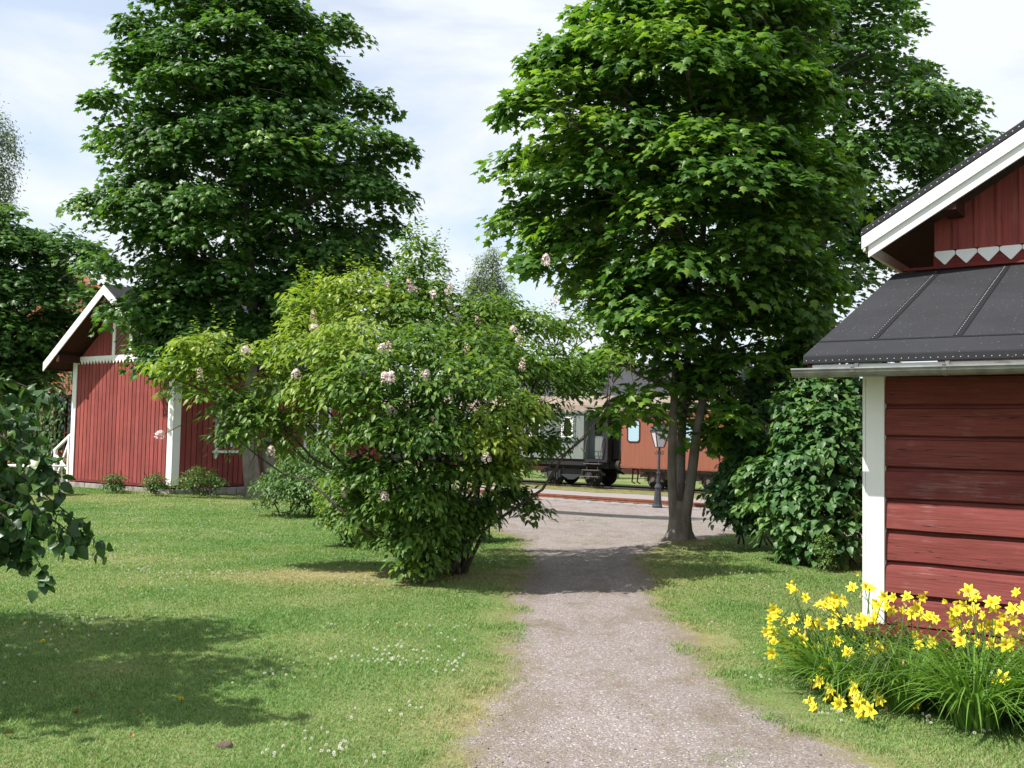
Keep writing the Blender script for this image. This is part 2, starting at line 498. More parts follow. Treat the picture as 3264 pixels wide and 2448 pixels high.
M['lily'] = petal('yellow_petal', (0.82, 0.62, 0.015), (0.92, 0.84, 0.085), 0.35)
M['panicle'] = petal('pale_pink_floret', (0.78, 0.56, 0.57), (0.88, 0.80, 0.78), 0.25)
M['panicle_brown'] = petal('faded_floret', (0.58, 0.38, 0.32), (0.76, 0.62, 0.56), 0.2)
M['clover'] = petal('white_clover_head', (0.62, 0.60, 0.50), (0.82, 0.82, 0.76), 0.15)
M['stalk'] = flat_mat('green_stalk', (0.07, 0.12, 0.03), 0.6, 0.2)
M['dandelion'] = flat_mat('yellow_dandelion', (0.80, 0.55, 0.01), 0.6)
M['dry_leaf'] = flat_mat('dry_leaf', (0.45, 0.26, 0.10), 0.7, 0.2, var=0.4, scale=30)


def ground_mat():
    m, nt = newmat('lawn_and_gravel')
    geo = nd(nt, 'ShaderNodeNewGeometry'); pos = geo.outputs['Position']
    am = nd(nt, 'ShaderNodeAttribute'); am.attribute_name = 'gravel'
    ad = nd(nt, 'ShaderNodeAttribute'); ad.attribute_name = 'tint'
    # grass soil
    fine = noise(nt, pos, 45, 5, 0.7); mid = noise(nt, pos, 5, 4)
    g = mixc(nt, ad.outputs['Fac'], (0.105, 0.175, 0.050), (0.30, 0.26, 0.13))
    g = mixc(nt, 1.0, g, ramp(nt, fine, [(0.25, (0.5, 0.5, 0.5)), (0.75, (1.4, 1.4, 1.4))]), 'MULTIPLY')
    g = mixc(nt, 1.0, g, ramp(nt, mid, [(0.3, (0.85, 0.85, 0.85)), (0.7, (1.12, 1.12, 1.12))]), 'MULTIPLY')
    # gravel
    v = nd(nt, 'ShaderNodeTexVoronoi', Scale=105.0); lk(nt, pos, v.inputs['Vector'])
    v2 = nd(nt, 'ShaderNodeTexVoronoi', Scale=28.0); lk(nt, pos, v2.inputs['Vector'])
    sp = nd(nt, 'ShaderNodeSeparateColor'); lk(nt, v.outputs['Color'], sp.inputs[0])
    sp2 = nd(nt, 'ShaderNodeSeparateColor'); lk(nt, v2.outputs['Color'], sp2.inputs[0])
    c = ramp(nt, sp.outputs[0], [(0.0, (0.145, 0.124, 0.116)), (0.25, (0.212, 0.182, 0.172)), (0.75, (0.262, 0.228, 0.222)), (0.93, (0.31, 0.275, 0.268)), (1.0, (0.56, 0.53, 0.52))])
    peb = mnode(nt, 'MULTIPLY', mnode(nt, 'LESS_THAN', v2.outputs['Distance'], 0.32), mnode(nt, 'GREATER_THAN', sp2.outputs[0], 0.80))
    c = mixc(nt, peb, c, ramp(nt, sp2.outputs[1], [(0, (0.11, 0.09, 0.085)), (1, (0.38, 0.35, 0.335))]))
    pn = noise(nt, pos, 2.4, 7, 0.72, (1, 0.55, 1), 0.6)
    c = mixc(nt, ramp(nt, pn, [(0.48, (0, 0, 0)), (0.64, (0.62, 0.62, 0.62))]), c, (0.150, 0.122, 0.082))
    c = mixc(nt, 0.6, c, ramp(nt, noise(nt, pos, 0.5, 3), [(0.3, (0.85, 0.85, 0.85)), (0.7, (1.12, 1.12, 1.12))]), 'MULTIPLY')
    # edge noise
    e = noise(nt, pos, 9, 6, 0.75); e2 = noise(nt, pos, 1.7, 4, 0.6)
    f = mnode(nt, 'ADD', am.outputs['Fac'], mnode(nt, 'MULTIPLY', mnode(nt, 'SUBTRACT', e, 0.5), 1.05))
    f = mnode(nt, 'ADD', f, mnode(nt, 'MULTIPLY', mnode(nt, 'SUBTRACT', e2, 0.5), 0.35))
    fac = ramp(nt, f, [(0.40, (0, 0, 0)), (0.62, (1, 1, 1))])
    moss = ramp(nt, f, [(0.20, (0, 0, 0)), (0.45, (0.6, 0.6, 0.6)), (0.66, (0.40, 0.40, 0.40)), (0.85, (0, 0, 0))])
    moss = mnode(nt, 'MULTIPLY', moss, ramp(nt, noise(nt, pos, 3.2, 5, 0.7), [(0.36, (0.25, 0.25, 0.25)), (0.60, (1, 1, 1))]))
    col = mixc(nt, fac, g, c)
    col = mixc(nt, moss, col, (0.165, 0.132, 0.066))
    h = mnode(nt, 'ADD', mnode(nt, 'MULTIPLY', v.outputs['Distance'], -0.6), fine)
    return finish(m, nt, pbsdf(nt, col, 0.95, 0.12, normal=bump(nt, h, 0.55, 0.015)))


M['ground'] = ground_mat()
M['ballast'] = flat_mat('pale_ballast', (0.29, 0.28, 0.275), 0.95, 0.15, var=0.7, scale=11, bmp=0.8, bscale=16)
M['road'] = flat_mat('pale_gravel_road', (0.27, 0.24, 0.235), 0.95, 0.15, var=0.2, scale=20, bmp=0.2, bscale=40)
M['verge'] = flat_mat('dry_grass_verge', (0.19, 0.19, 0.075), 0.95, 0.1, var=0.5, scale=5, bmp=0.5, bscale=30)

# ------------------------------------------------------------------ ground, path
path_px_left = [(1500, 2440), (1560, 2300), (1622, 2100), (1640, 1960), (1652, 1890), (1685, 1810), (1680, 1765), (1640, 1710), (1570, 1685)]
path_px_right = [(2480, 1688), (2330, 1703), (2180, 1722), (2075, 1752), (2035, 1785), (2062, 1840), (2110, 1930), (2160, 2010), (2240, 2100), (2370, 2200), (2560, 2320), (2760, 2440)]
PL = [onground(*p)[:2] for p in path_px_left]
PR = [onground(*p)[:2] for p in path_px_right]
far_l = np.array(tq2xy(-34, 33.2)); far_r = np.array(tq2xy(40, 33.2))
yl = np.array(tq2xy(-18, 24.0)); yl2 = np.array(tq2xy(-34, 26.0)); yr = np.array(tq2xy(40, 16.5)); yr2 = np.array(tq2xy(-2.0, 16.2))
POLY = np.array([(-0.75, 3.0), (-1.0, 0.0), (-1.1, -3.0), (2.6, -3.0), (2.4, 0.0), (2.1, 3.0)] + PR[::-1] + [yr2, yr, far_r, far_l, yl2, yl] + PL[::-1])


def poly_sd(x, y):
    """signed distance, positive inside"""
    x = np.asarray(x, float); y = np.asarray(y, float)
    ins = np.zeros(x.shape, bool); best = np.full(x.shape, 1e9)
    n = len(POLY)
    for i in range(n):
        ax, ay = POLY[i]; bx, by = POLY[(i + 1) % n]
        c = ((ay > y) != (by > y)) & (x < (bx - ax) * (y - ay) / ((by - ay) + 1e-12) + ax)
        ins ^= c
        dx, dy = bx - ax, by - ay
        tt = np.clip(((x - ax) * dx + (y - ay) * dy) / (dx * dx + dy * dy + 1e-12), 0, 1)
        best = np.minimum(best, np.hypot(x - ax - tt * dx, y - ay - tt * dy))
    return np.where(ins, best, -best)


def gravel_amt(x, y):
    sd = poly_sd(x, y) + 0.10 * wob(x, y, 1.6, 11)
    return np.clip(0.5 + sd / 0.75, 0, 1), sd


def dry_amt(x, y, sd):
    d = 0.27 + 0.26 * wob(x, y, 0.55, 21) + 0.18 * wob(x, y, 1.7, 22)
    d = d + (0.20 + 0.30 * wob(x, y, 2.6, 24)) * np.exp(-np.clip(-sd, 0, 9) / 0.35) * (sd < 0.3) + 0.10 * wob(x, y, 5.0, 25)
    d = d + 0.75 * np.exp(-((x - LILAC[0] + 0.9) ** 2 / 3.5 + (y - LILAC[1] + 0.15) ** 2 / 0.5))
    d = d + 0.8 * np.exp(-((x - MAPLE_A[0]) ** 2 + (y - MAPLE_A[1]) ** 2) / 0.5)
    d = d + 0.30 * np.exp(-((x - 3.2) ** 2 / 2.0 + (y - 5.2) ** 2 / 0.5))
    d = d + 0.22 * np.exp(-((x + 11) ** 2 / 30 + (y - 23) ** 2 / 4))
    return np.clip(d, 0, 1)


def grid_obj(name, xs, ys, keep=None, dz=0.0):
    X, Y = np.meshgrid(xs, ys)
    Z = terrain(X, Y) + dz
    gm, sd = gravel_amt(X, Y); dr = dry_amt(X, Y, sd)
    ny, nx = X.shape
    I = np.arange(ny * nx).reshape(ny, nx)
    Q = np.stack([I[:-1, :-1], I[:-1, 1:], I[1:, 1:], I[1:, :-1]], -1).reshape(-1, 4)
    if keep is not None:
        gq = gm.ravel()[Q].max(1); Q = Q[gq > keep]
    V = np.stack([X, Y, Z], -1).reshape(-1, 3)
    used = np.unique(Q); rm = np.full(len(V), -1); rm[used] = np.arange(len(used))
    me = np_mesh(name, V[used], rm[Q], dr.ravel()[used], True)
    a = me.attributes.new('gravel', 'FLOAT', 'POINT'); a.data.foreach_set('value', gm.ravel()[used].astype(np.float32))
    return link(name, me, M['ground'])


def spaced(lo, a, b, hi, fine, grow=1.25):
    xs = list(np.arange(a, b, fine)); st = fine; x = xs[0]; L = []
    while x > lo: st *= grow; x -= st; L.append(x)
    st = fine; x = xs[-1]; Rr = []
    while x < hi: st *= grow; x += st; Rr.append(x)
    return np.array(L[::-1] + xs + Rr)


GXS, GYS = spaced(-500, -15, 17, 500, 0.15), spaced(-60, 2, 44, 900, 0.15)
tag(grid_obj('lawn', GXS, GYS), kind='structure')
tag(grid_obj('gravel_path', GXS, GYS, keep=0.12, dz=0.006), kind='structure')


def strip(name, q0, q1, t0, t1, m, dz, jag=0.12, seg=0.5):
    ts = np.arange(t0, t1, seg); V = []
    for k, qq in enumerate(np.linspace(q0, q1, 4)):
        j = jag if k in (0, 3) else 0
        q_ = qq + j * wob(ts, ts * 0 + qq, 2.3, 5 + k)
        x, y = tq2xy(ts, q_)
        V.append(np.stack([x, y, terrain(x, y) + dz], -1))
    V = np.concatenate(V); n = len(ts)
    Q = [(r * n + i, r * n + i + 1, (r + 1) * n + i + 1, (r + 1) * n + i) for r in range(3) for i in range(n - 1)]
    o = link(name, np_mesh(name, V, np.array(Q), None, True), m); return tag(o, kind='structure')


strip('track_ballast', 32.9, 35.4, -60, 40, M['ballast'], 0.014)
strip('gravel_road', 35.3, 38.2, -60, 40, M['road'], 0.010)
strip('grass_verge', 38.0, 39.6, -60, 40, M['verge'], 0.018, 0.25)
strip('coach_track_bed', 39.5, 43.4, -60, 40, M['verge'], 0.022, 0.1)

# ------------------------------------------------------------------ foliage machinery
def tmpl_maple():
    o = [(0, 0), (0.22, -0.04), (0.50, 0.18), (0.33, 0.30), (0.60, 0.62), (0.27, 0.60), (0.17, 0.72), (0, 1.08)]
    right = o; left = [(-x, y) for x, y in o[1:-1]][::-1]
    pts = right + left
    z = [0.02 - 0.30 * abs(x) - 0.10 * max(0, y - 0.6) for x, y in pts]
    V = [(0, 0.42, 0.06)] + [(x, y, zz) for (x, y), zz in zip(pts, z)]
    n = len(pts)
    return np.array(V), np.array([(0, 1 + i, 1 + (i + 1) % n) for i in range(n)])


def tmpl_oval(w=0.30, fold=0.30, droop=0.12, heart=False):
    ys = [0.0, 0.22, 0.55, 0.82, 1.0]
    ws = [0.0, w * 0.95, w, w * 0.45, 0.0] if not heart else [0.16, w * 1.25, w * 0.95, w * 0.40, 0.0]
    V = []
    for y, ww in zip(ys, ws):
        zc = -droop * y * y
        V += [(0, y - (0), zc), (ww, y - (0.06 if heart and y == 0 else 0), zc + fold * ww), (-ww, y - (0.06 if heart and y == 0 else 0), zc + fold * ww)]
    Fs = []
    for i in range(4):
        a = 3 * i; b = a + 3
        Fs += [(a, a + 1, b + 1), (a, b + 1, b), (a, b + 2, a + 2), (a, b, b + 2)]
    return np.array(V), np.array(Fs)


def tmpl_small():
    return np.array([(0, 0, 0), (0.3, 0.5, 0.06), (0, 1, -0.08), (-0.3, 0.5, 0.06)]), np.array([(0, 1, 2), (0, 2, 3)])


T_MAPLE, T_LILAC, T_HEART, T_APPLE, T_SMALL = tmpl_maple(), tmpl_oval(0.215, 0.25, 0.22), tmpl_oval(0.34, 0.22, 0.18, True), tmpl_oval(0.34, 0.16, 0.22), tmpl_small()


def nrm(v):
    return v / (np.linalg.norm(v, axis=-1, keepdims=True) + 1e-9)


def leaf_mesh(name, P, N, D, S, tint, T):
    TV, TF = T
    N = nrm(N); D = nrm(D - N * (D * N).sum(-1, keepdims=True)); X = np.cross(D, N)
    V = P[:, None, :] + S[:, None, None] * (TV[None, :, 0, None] * X[:, None, :] + TV[None, :, 1, None] * D[:, None, :] + TV[None, :, 2, None] * N[:, None, :])
    k = len(TV); n = len(P)
    Fc = (TF[None] + (np.arange(n) * k)[:, None, None]).reshape(-1, 3)
    return np_mesh(name, V.reshape(-1, 3), Fc, np.repeat(tint, k))


def sprays(blobs, n_spray, per, spread, size, r, tint0=0.35, tvar=0.29, droop=0.45, dome=0.35, fill=0.25, thick=0.18, top_tint=0.25, layered=0.9, lift=0.0, nvar=0.27):
    """blobs: list of dict(c, r, w, tint). Leaf sprays through the crown's volume. Returns leaf arrays"""
    C = np.array([b['c'] for b in blobs]); Rr = np.array([b['r'] for b in blobs])
    wgt = np.array([b.get('w', 1.0) for b in blobs]) * (Rr[:, 0] * Rr[:, 2] + Rr[:, 1] * Rr[:, 2])
    idx = r.choice(len(blobs), n_spray, p=wgt / wgt.sum())
    d = nrm(r.normal(size=(n_spray, 3)))
    flip = (d[:, 2] < -0.05) & (r.random(n_spray) < 0.82); d[flip, 2] *= -1
    rad = np.where(r.random(n_spray) < fill, r.uniform(0.2, 0.8, n_spray), r.uniform(0.78, 1.06, n_spray))
    c = C[idx] + d * Rr[idx] * rad[:, None]
    # thin out sprays deep inside other blobs
    deep = np.zeros(n_spray)
    for b in range(len(blobs)):
        q = np.linalg.norm((c - C[b]) / Rr[b], axis=1); deep = np.maximum(deep, np.where(idx == b, 0, 1 - q))
    keep = r.random(n_spray) > np.clip(deep * 1.5, 0, 0.8)
    idx, d, c = idx[keep], d[keep], c[keep]; ns = len(idx)
    cen = C.mean(0); o = nrm(nrm(d) * 0.8 + nrm(c - cen) * 0.7)
    m = nrm(np.array([0, 0, layered]) + o * 0.42 + r.normal(size=(ns, 3)) * 0.16)
    cnt = r.integers(int(per * 0.6), int(per * 1.4) + 1, ns); si = np.repeat(np.arange(ns), cnt); n = len(si)
    sp = spread * r.uniform(0.65, 1.25, ns)
    a1 = nrm(np.cross(m, np.array([0.31, 0.77, 0.2]))); a2 = np.cross(m, a1)
    rho = np.sqrt(r.random(n)); ang = r.uniform(0, 6.283, n)
    rd = a1[si] * np.cos(ang)[:, None] + a2[si] * np.sin(ang)[:, None]
    P = c[si] + rd * (rho * sp[si])[:, None] - m[si] * (rho ** 2 * dome * sp[si])[:, None] + r.normal(size=(n, 3)) * (thick * sp[si])[:, None] + o[si] * (lift * sp[si])[:, None]
    D = rd * (0.4 + rho)[:, None] + o[si] * 0.35 + np.array([0, 0, -droop]) + r.normal(size=(n, 3)) * 0.35
    N = m[si] + rd * (rho * 0.4)[:, None] + r.normal(size=(n, 3)) * nvar
    S = size * r.uniform(0.7, 1.25, n)
    bt = np.array([b.get('tint', tint0) for b in blobs])
    st = bt[idx] + r.normal(size=ns) * tvar * 0.6
    tint = st[si] + r.normal(size=n) * tvar * 0.6
    young = (r.random(n) < 0.06) & (rad[keep][si] > 0.95); tint = tint + young * top_tint
    return P, N, D, S, np.clip(tint, 0, 1)


def add_shoots(arr, blobs, r, n, size, tint=0.8, lo=0.15, hi=0.5, nl=9, only=None):
    P, N, D, S, ti = [list() for _ in range(5)]
    bs = [b for b in blobs if only is None or only(b)]
    for k in range(n):
        b = bs[r.integers(len(bs))]; d = nrm(r.normal(size=3) * np.array([1, 1, 0.5]) + np.array([0, 0, 0.8]))
        p0 = b['c'] + d * b['r'] * 0.95; L = r.uniform(lo, hi); u = nrm(np.array([r.normal() * 0.25, r.normal() * 0.25, 1.0]) + 0.3 * d)
        for j in range(nl):
            t = (j + 0.5) / nl; a = j * 2.4 + r.uniform(0, 1); o = np.array([math.cos(a), math.sin(a), 0.25])
            P.append(p0 + u * L * t); D.append(o + r.normal(size=3) * 0.25); N.append(np.array([0, 0, 1.0]) - 0.3 * o + r.normal(size=3) * 0.2); S.append(size * r.uniform(0.6, 1.1) * (1.15 - 0.5 * t)); ti.append(np.clip(b.get('tint', 0.4) * 0.5 + tint * 0.5 + r.normal() * 0.12, 0, 1))
    new = [np.array(P), np.array(N), np.array(D), np.array(S), np.array(ti)]
    return tuple(np.concatenate([a, b]) for a, b in zip(arr, new))


def profile_blobs(rows, Y0, depth, r, step=1.0, rmin=0.5, rmax=1.3, k=0.32, tint=0.35, inset=0.46):
    rows = sorted(rows); ys = [q[0] for q in rows]
    ppm = F / Y0; out = []; y = ys[0]
    while y <= ys[-1]:
        xl = np.interp(y, ys, [q[1] for q in rows]); xr = np.interp(y, ys, [q[2] for q in rows])
        ins = min(inset * ppm, (xr - xl) * 0.2); xl += ins; xr -= ins
        Wm = (xr - xl) / 2 / ppm; rb = min(max(k * Wm, rmin), rmax); rb = min(rb, max(Wm, 0.25))
        c = atY((xl + xr) / 2, y, Y0); ring = max(Wm - rb * 0.92, 0.0)
        nb = max(1, int(6.283 * ring / (1.5 * rb))); ph = r.uniform(0, 6.28)
        for i in range(nb):
            a = ph + 6.283 * i / nb; rr = ring * r.uniform(0.86, 1.06)
            p = c + np.array([rr * math.cos(a), rr * depth * math.sin(a), r.normal() * 0.30 * rb])
            s = rb * r.uniform(0.65, 1.15)
            out.append(dict(c=p, r=np.array([s * 1.08, s * 1.08, s * 0.54]), tint=tint + r.normal() * 0.13))
        if ring > rb * 1.4:
            for i in range(int(ring / rb)):
                a = r.uniform(0, 6.28); rr = ring * 0.5 * r.random()
                out.append(dict(c=c + np.array([rr * math.cos(a), rr * depth * math.sin(a), 0]), r=np.array([rb, rb, rb * 0.7]), tint=tint, w=0.35))
        for e, sg in ((xl, 1), (xr, -1)):
            for q in range(2 if r.random() < 0.75 else 1):
                s = rb * r.uniform(0.35, 0.85)
                p = atY(e + sg * s * ppm * r.uniform(0.75, 1.25), y + r.uniform(-0.5, 0.5) * rb * ppm, Y0 + r.uniform(-0.55, 0.55) * depth * Wm)
                out.append(dict(c=p, r=np.array([s * 1.1, s * 1.1, s * 0.52]), tint=tint + 0.04 + r.normal() * 0.12, w=1.1))
        y += step * rb * ppm
    return out


def limb(mb, p0, p1, r0, r1, r, sag=0.12, n=7, sides=6):
    p0 = np.array(p0); p1 = np.array(p1); L = np.linalg.norm(p1 - p0); pts = []; rad = []
    off = r.normal(size=3) * sag * L * 0.35
    for i in range(n):
        t = i / (n - 1)
        p = p0 * (1 - t) + p1 * t + off * math.sin(math.pi * t) + np.array([0, 0, sag * L * math.sin(math.pi * t) * 0.6])
        pts.append(p + (r.normal(size=3) * 0.012 * L if 0 < i < n - 1 else 0)); rad.append(r0 * (1 - t) + r1 * t)
    mb.tube(pts, rad, sides)
    return pts


def stems_to_blobs(mb, axis, blobs, r, frac=0.6, r0=0.055, rise=0.35, maxn=80):
    """axis: polyline (points) of a stem; limbs leave it below each blob"""
    A = np.array(axis); sel = [b for b in blobs if r.random() < frac][:maxn]
    for b in sel:
        c = b['c']; hd = np.linalg.norm(A[:, :2] - c[:2], axis=1)
        z = c[2] - rise * max(hd.min(), 0.4)
        j = int(np.argmin(np.abs(A[:, 2] - z)))
        L = np.linalg.norm(c - A[j])
        pts = limb(mb, A[j], c, min(r0, 0.012 + 0.011 * L), 0.008, r)
        for _ in range(4):
            e = c + r.normal(size=3) * b['r'] * 0.6
            limb(mb, pts[r.integers(3, 6)], e, 0.012, 0.004, r, n=4, sides=4)


def tree(name, base, label, cat, trunk_parts, blobs, leafargs, T, leafmat, barkmat, r, group=None):
    root = empty(name, tuple(base)); tag(root, label, cat, group)
    mb = trunk_parts
    o = mb.build('trunk', barkmat, root, smooth=True); o.data.transform(Matrix.Translation(-Vector(base)))
    P, N, D, S, ti = leafargs
    me = leaf_mesh('crown', P - np.array(base), N, D, S, ti, T)
    link('crown', me, leafmat, root)
    return root


# ---- front right maple: three stems from one foot
r = np.random.default_rng(101)
Y0 = float(MAPLE_A[1]); base = np.array([MAPLE_A[0], MAPLE_A[1], float(terrain(MAPLE_A[0], MAPLE_A[1])) - 0.05])
rowsA = [(-420, 2000, 2450), (-250, 1860, 2600), (-100, 1840, 2680), (20, 1840, 2700), (110, 1790, 2720), (200, 1640, 2740), (330, 1600, 2780), (440, 1590, 2800), (540, 1630, 2800), (640, 1600, 2800), (700, 1605, 2790),
         (760, 1660, 2790), (850, 1660, 2770), (950, 1710, 2740), (1050, 1780, 2680), (1150, 1850, 2520), (1220, 1950, 2430), (1270, 2040, 2390)]
blA = profile_blobs(rowsA, Y0, 0.80, r, tint=0.34)
for b in blA:
    if b['c'][2] > 5.2 and b['c'][0] < 3.6: b['tint'] += 0.12
for px, py, rp_ in [(1710, 175, 42), (1740, 240, 60), (1880, 70, 50), (1665, 330, 45), (1650, 500, 45), (1640, 690, 52), (1710, 850, 55), (1900, 1180, 70), (2000, 1290, 60), (2030, 1322, 34), (2330, 1330, 60), (2250, 1380, 40), (1840, 30, 22)]:
    s = rp_ / F * Y0; blA.append(dict(c=atY(px, py, Y0 + r.uniform(-0.8, 0.4)), r=np.array([s * 1.3, s * 1.3, s * 0.8]), tint=0.45, w=2.2))
mb = MB()
axL = [atY(2160, 1752, Y0), atY(2147, 1640, Y0), atY(2141, 1500, Y0), atY(2145, 1360, Y0), atY(2155, 1150, Y0), atY(2140, 900, Y0 + 0.2), atY(2100, 600, Y0 + 0.3), atY(2080, 300, Y0 + 0.3)]
axM = [atY(2172, 1740, Y0 + 0.1), atY(2168, 1640, Y0 + 0.14), atY(2169, 1500, Y0 + 0.18), atY(2174, 1360, Y0 + 0.24), atY(2190, 1150, Y0 + 0.3), atY(2230, 900, Y0 + 0.5), atY(2260, 500, Y0 + 0.6), atY(2280, 60, Y0 + 0.6), atY(2290, -250, Y0 + 0.6)]
axR = [atY(2178, 1748, Y0 - 0.05), atY(2184, 1656, Y0 - 0.08), atY(2203, 1530, Y0 - 0.08), atY(2222, 1367, Y0 - 0.05), atY(2255, 1200, Y0), atY(2330, 950, Y0), atY(2440, 650, Y0), atY(2500, 350, Y0)]


def smooth_axis(ax, k=4):
    ax = np.array(ax); t = np.arange(len(ax)); tt = np.linspace(0, len(ax) - 1, (len(ax) - 1) * k + 1)
    q = np.stack([np.interp(tt, t, ax[:, i]) for i in range(3)], -1)
    q[1:-1] = (q[:-2] + 2 * q[1:-1] + q[2:]) / 4
    return q


axL, axM, axR = smooth_axis(axL), smooth_axis(axM), smooth_axis(axR)
for ax, r0, r1 in ((axL, 0.082, 0.03), (axM, 0.085, 0.02), (axR, 0.090, 0.03)):
    mb.tube(ax, list(np.linspace(r0, r0 * 0.85, 10)) + list(np.linspace(r0 * 0.85, r1, len(ax) - 10)), 12)
nn = 22; rg = []
for zz, rr, am in ((-0.12, 0.31, 0.20), (-0.04, 0.255, 0.16), (0.03, 0.215, 0.12), (0.12, 0.185, 0.08), (0.26, 0.175, 0.05), (0.42, 0.155, 0.03), (0.58, 0.12, 0.02)):
    rg.append([base + np.array([0.01 + rr * (1 + am * math.sin(3 * q + 0.5) + am * 0.6 * math.sin(5 * q + 2)) * math.cos(q), 0.03 + 0.9 * rr * (1 + am * math.sin(3 * q + 0.5) + am * 0.6 * math.sin(5 * q + 2)) * math.sin(q), zz + 0.06]) for q in np.linspace(0, 6.2832, nn, endpoint=False)])
mb.tube_rings(rg)
third = [[b for b in blA if (b['c'][0] < 2.0)], [b for b in blA if 2.0 <= b['c'][0] < 3.2], [b for b in blA if b['c'][0] >= 3.2]]
for ax, bs in zip((axL, axM, axR), third): stems_to_blobs(mb, ax, bs, r, 0.7, 0.06)
lA = sprays(blA, 2000, 27, 0.40, 0.138, r, fill=0.16, dome=0.5, thick=0.13)
lA = add_shoots(lA, blA, r, 130, 0.085)
tree('maple_tree', base, 'big leafy maple with three grey stems rising from one foot beside the gravel path', 'tree', mb, blA, lA, T_MAPLE, M['maple_fresh'], M['bark'], r, 'maple trees')

# ---- maple behind it on the right
r = np.random.default_rng(102)
Yb = 24.0
bx = atY(2730, 1400, Yb); base = np.array([bx[0] - 0.6, Yb, float(terrain(bx[0] - 0.6, Yb)) - 0.05])
rowsB = [(-330, 2250, 2650), (-150, 2100, 2800), (0, 2000, 2890), (110, 2050, 2905), (210, 2080, 2930), (280, 2100, 3070), (400, 2150, 3105), (500, 2200, 3100), (600, 2250, 3070), (700, 2300, 2990), (800, 2320, 2900), (900, 2350, 2850), (1000, 2400, 2800), (1080, 2390, 2760), (1180, 2390, 2700), (1250, 2420, 2600)]
blB = profile_blobs(rowsB, Yb, 0.75, r, tint=0.30, rmin=0.6, rmax=1.4)
for px, py, rp_ in [(3030, 500, 70), (2990, 610, 70), (2930, 700, 70), (2990, 400, 80), (2950, 300, 60), (3060, 330, 60), (3080, 440, 60), (3050, 560, 60), (2880, 60, 50), (2860, 0, 50)]:
    s = rp_ / F * Yb; blB.append(dict(c=atY(px, py, Yb + r.uniform(-1, 1)), r=np.array([s * 1.2, s * 1.2, s * 0.8]), tint=0.4, w=1.8))
mb = MB()
ax = smooth_axis([base, base + np.array([0.05, 0, 1.5]), base + np.array([0.1, 0, 3.2]), base + np.array([-0.1, 0.1, 6]), base + np.array([-0.5, 0.1, 9]), base + np.array([-0.8, 0, 13])])
mb.tube(ax, list(np.linspace(0.24, 0.04, len(ax))), 10)
stems_to_blobs(mb, ax, blB, r, 0.7, 0.09)
tree('maple_tree', base, 'taller maple rising behind the three stemmed one, above the black roof of the near shed', 'tree', mb, blB,
     sprays(blB, 1500, 24, 0.5, 0.155, r, fill=0.16, dome=0.5, thick=0.13), T_MAPLE, M['maple'], M['bark'], r, 'maple trees')

# ---- big maple in front of the left barn
r = np.random.default_rng(103)
pc = onz(815, 1578, 0); Yc = float(pc[1]); base = np.array([pc[0], pc[1], float(terrain(pc[0], pc[1])) - 0.05])
rowsC = [(-420, 650, 880), (-250, 580, 940), (-100, 520, 980), (0, 500, 1010), (60, 440, 1080), (170, 390, 1130), (290, 335, 1170), (350, 320, 1230), (420, 290, 1280), (520, 275, 1300), (640, 280, 1300), (700, 310, 1290), (790, 330, 1260), (870, 370, 1230), (940, 430, 1150), (1020, 500, 1000), (1110, 540, 950)]
blC = profile_blobs(rowsC, Yc, 0.78, r, tint=0.30, rmin=0.6, rmax=1.35)
for px, py, rp_ in [(430, 80, 45), (395, 180, 45), (330, 320, 40), (300, 660, 60), (490, 1150, 45), (500, 1100, 55), (1100, 100, 60), (1195, 330, 50), (1235, 470, 55), (1240, 620, 55), (1235, 730, 55), (1200, 830, 50), (390, 985, 36), (350, 1015, 26), (310, 850, 40), (440, 990, 45), (500, 1020, 60), (560, 1080, 80), (500, 940, 60), (560, 1000, 80), (540, 1150, 45), (620, 1050, 90), (700, 1080, 90), (800, 1060, 90), (900, 1050, 80), (980, 960, 80), (640, 1120, 60)]:
    s = rp_ / F * Yc; blC.append(dict(c=atY(px, py, Yc + r.uniform(-1.6, 0.2)), r=np.array([s * 1.25, s * 1.25, s * 0.8]), tint=0.38, w=1.7))
mb = MB()
ax1 = smooth_axis([base, atY(800, 1500, Yc), atY(792, 1380, Yc), atY(800, 1200, Yc), atY(810, 1000, Yc + 0.2), atY(780, 600, Yc + 0.3), atY(770, 200, Yc), atY(760, -250, Yc)])
ax2 = smooth_axis([base + np.array([0.45, 0.35, 0]), atY(850, 1480, Yc + 0.4), atY(860, 1350, Yc + 0.5), atY(880, 1150, Yc + 0.6), atY(930, 850, Yc + 0.7), atY(980, 500, Yc + 0.5), atY(960, 200, Yc + 0.5)])
mb.tube(ax1, [0.34, 0.27, 0.23, 0.22] + list(np.linspace(0.21, 0.04, len(ax1) - 4)), 12)
mb.tube(ax2, [0.28, 0.23, 0.2] + list(np.linspace(0.2, 0.04, len(ax2) - 3)), 12)
stems_to_blobs(mb, ax1, [b for b in blC if b['c'][0] < base[0] + 0.6], r, 0.7, 0.09)
stems_to_blobs(mb, ax2, [b for b in blC if b['c'][0] >= base[0] + 0.6], r, 0.7, 0.09)
tree('maple_tree', base, 'broad dark maple with a thick leaning trunk beside the red barn', 'tree', mb, blC,
     sprays(blC, 3500, 26, 0.48, 0.15, r, fill=0.16, dome=0.5, thick=0.13), T_MAPLE, M['maple'], M['bark'], r, 'maple trees')

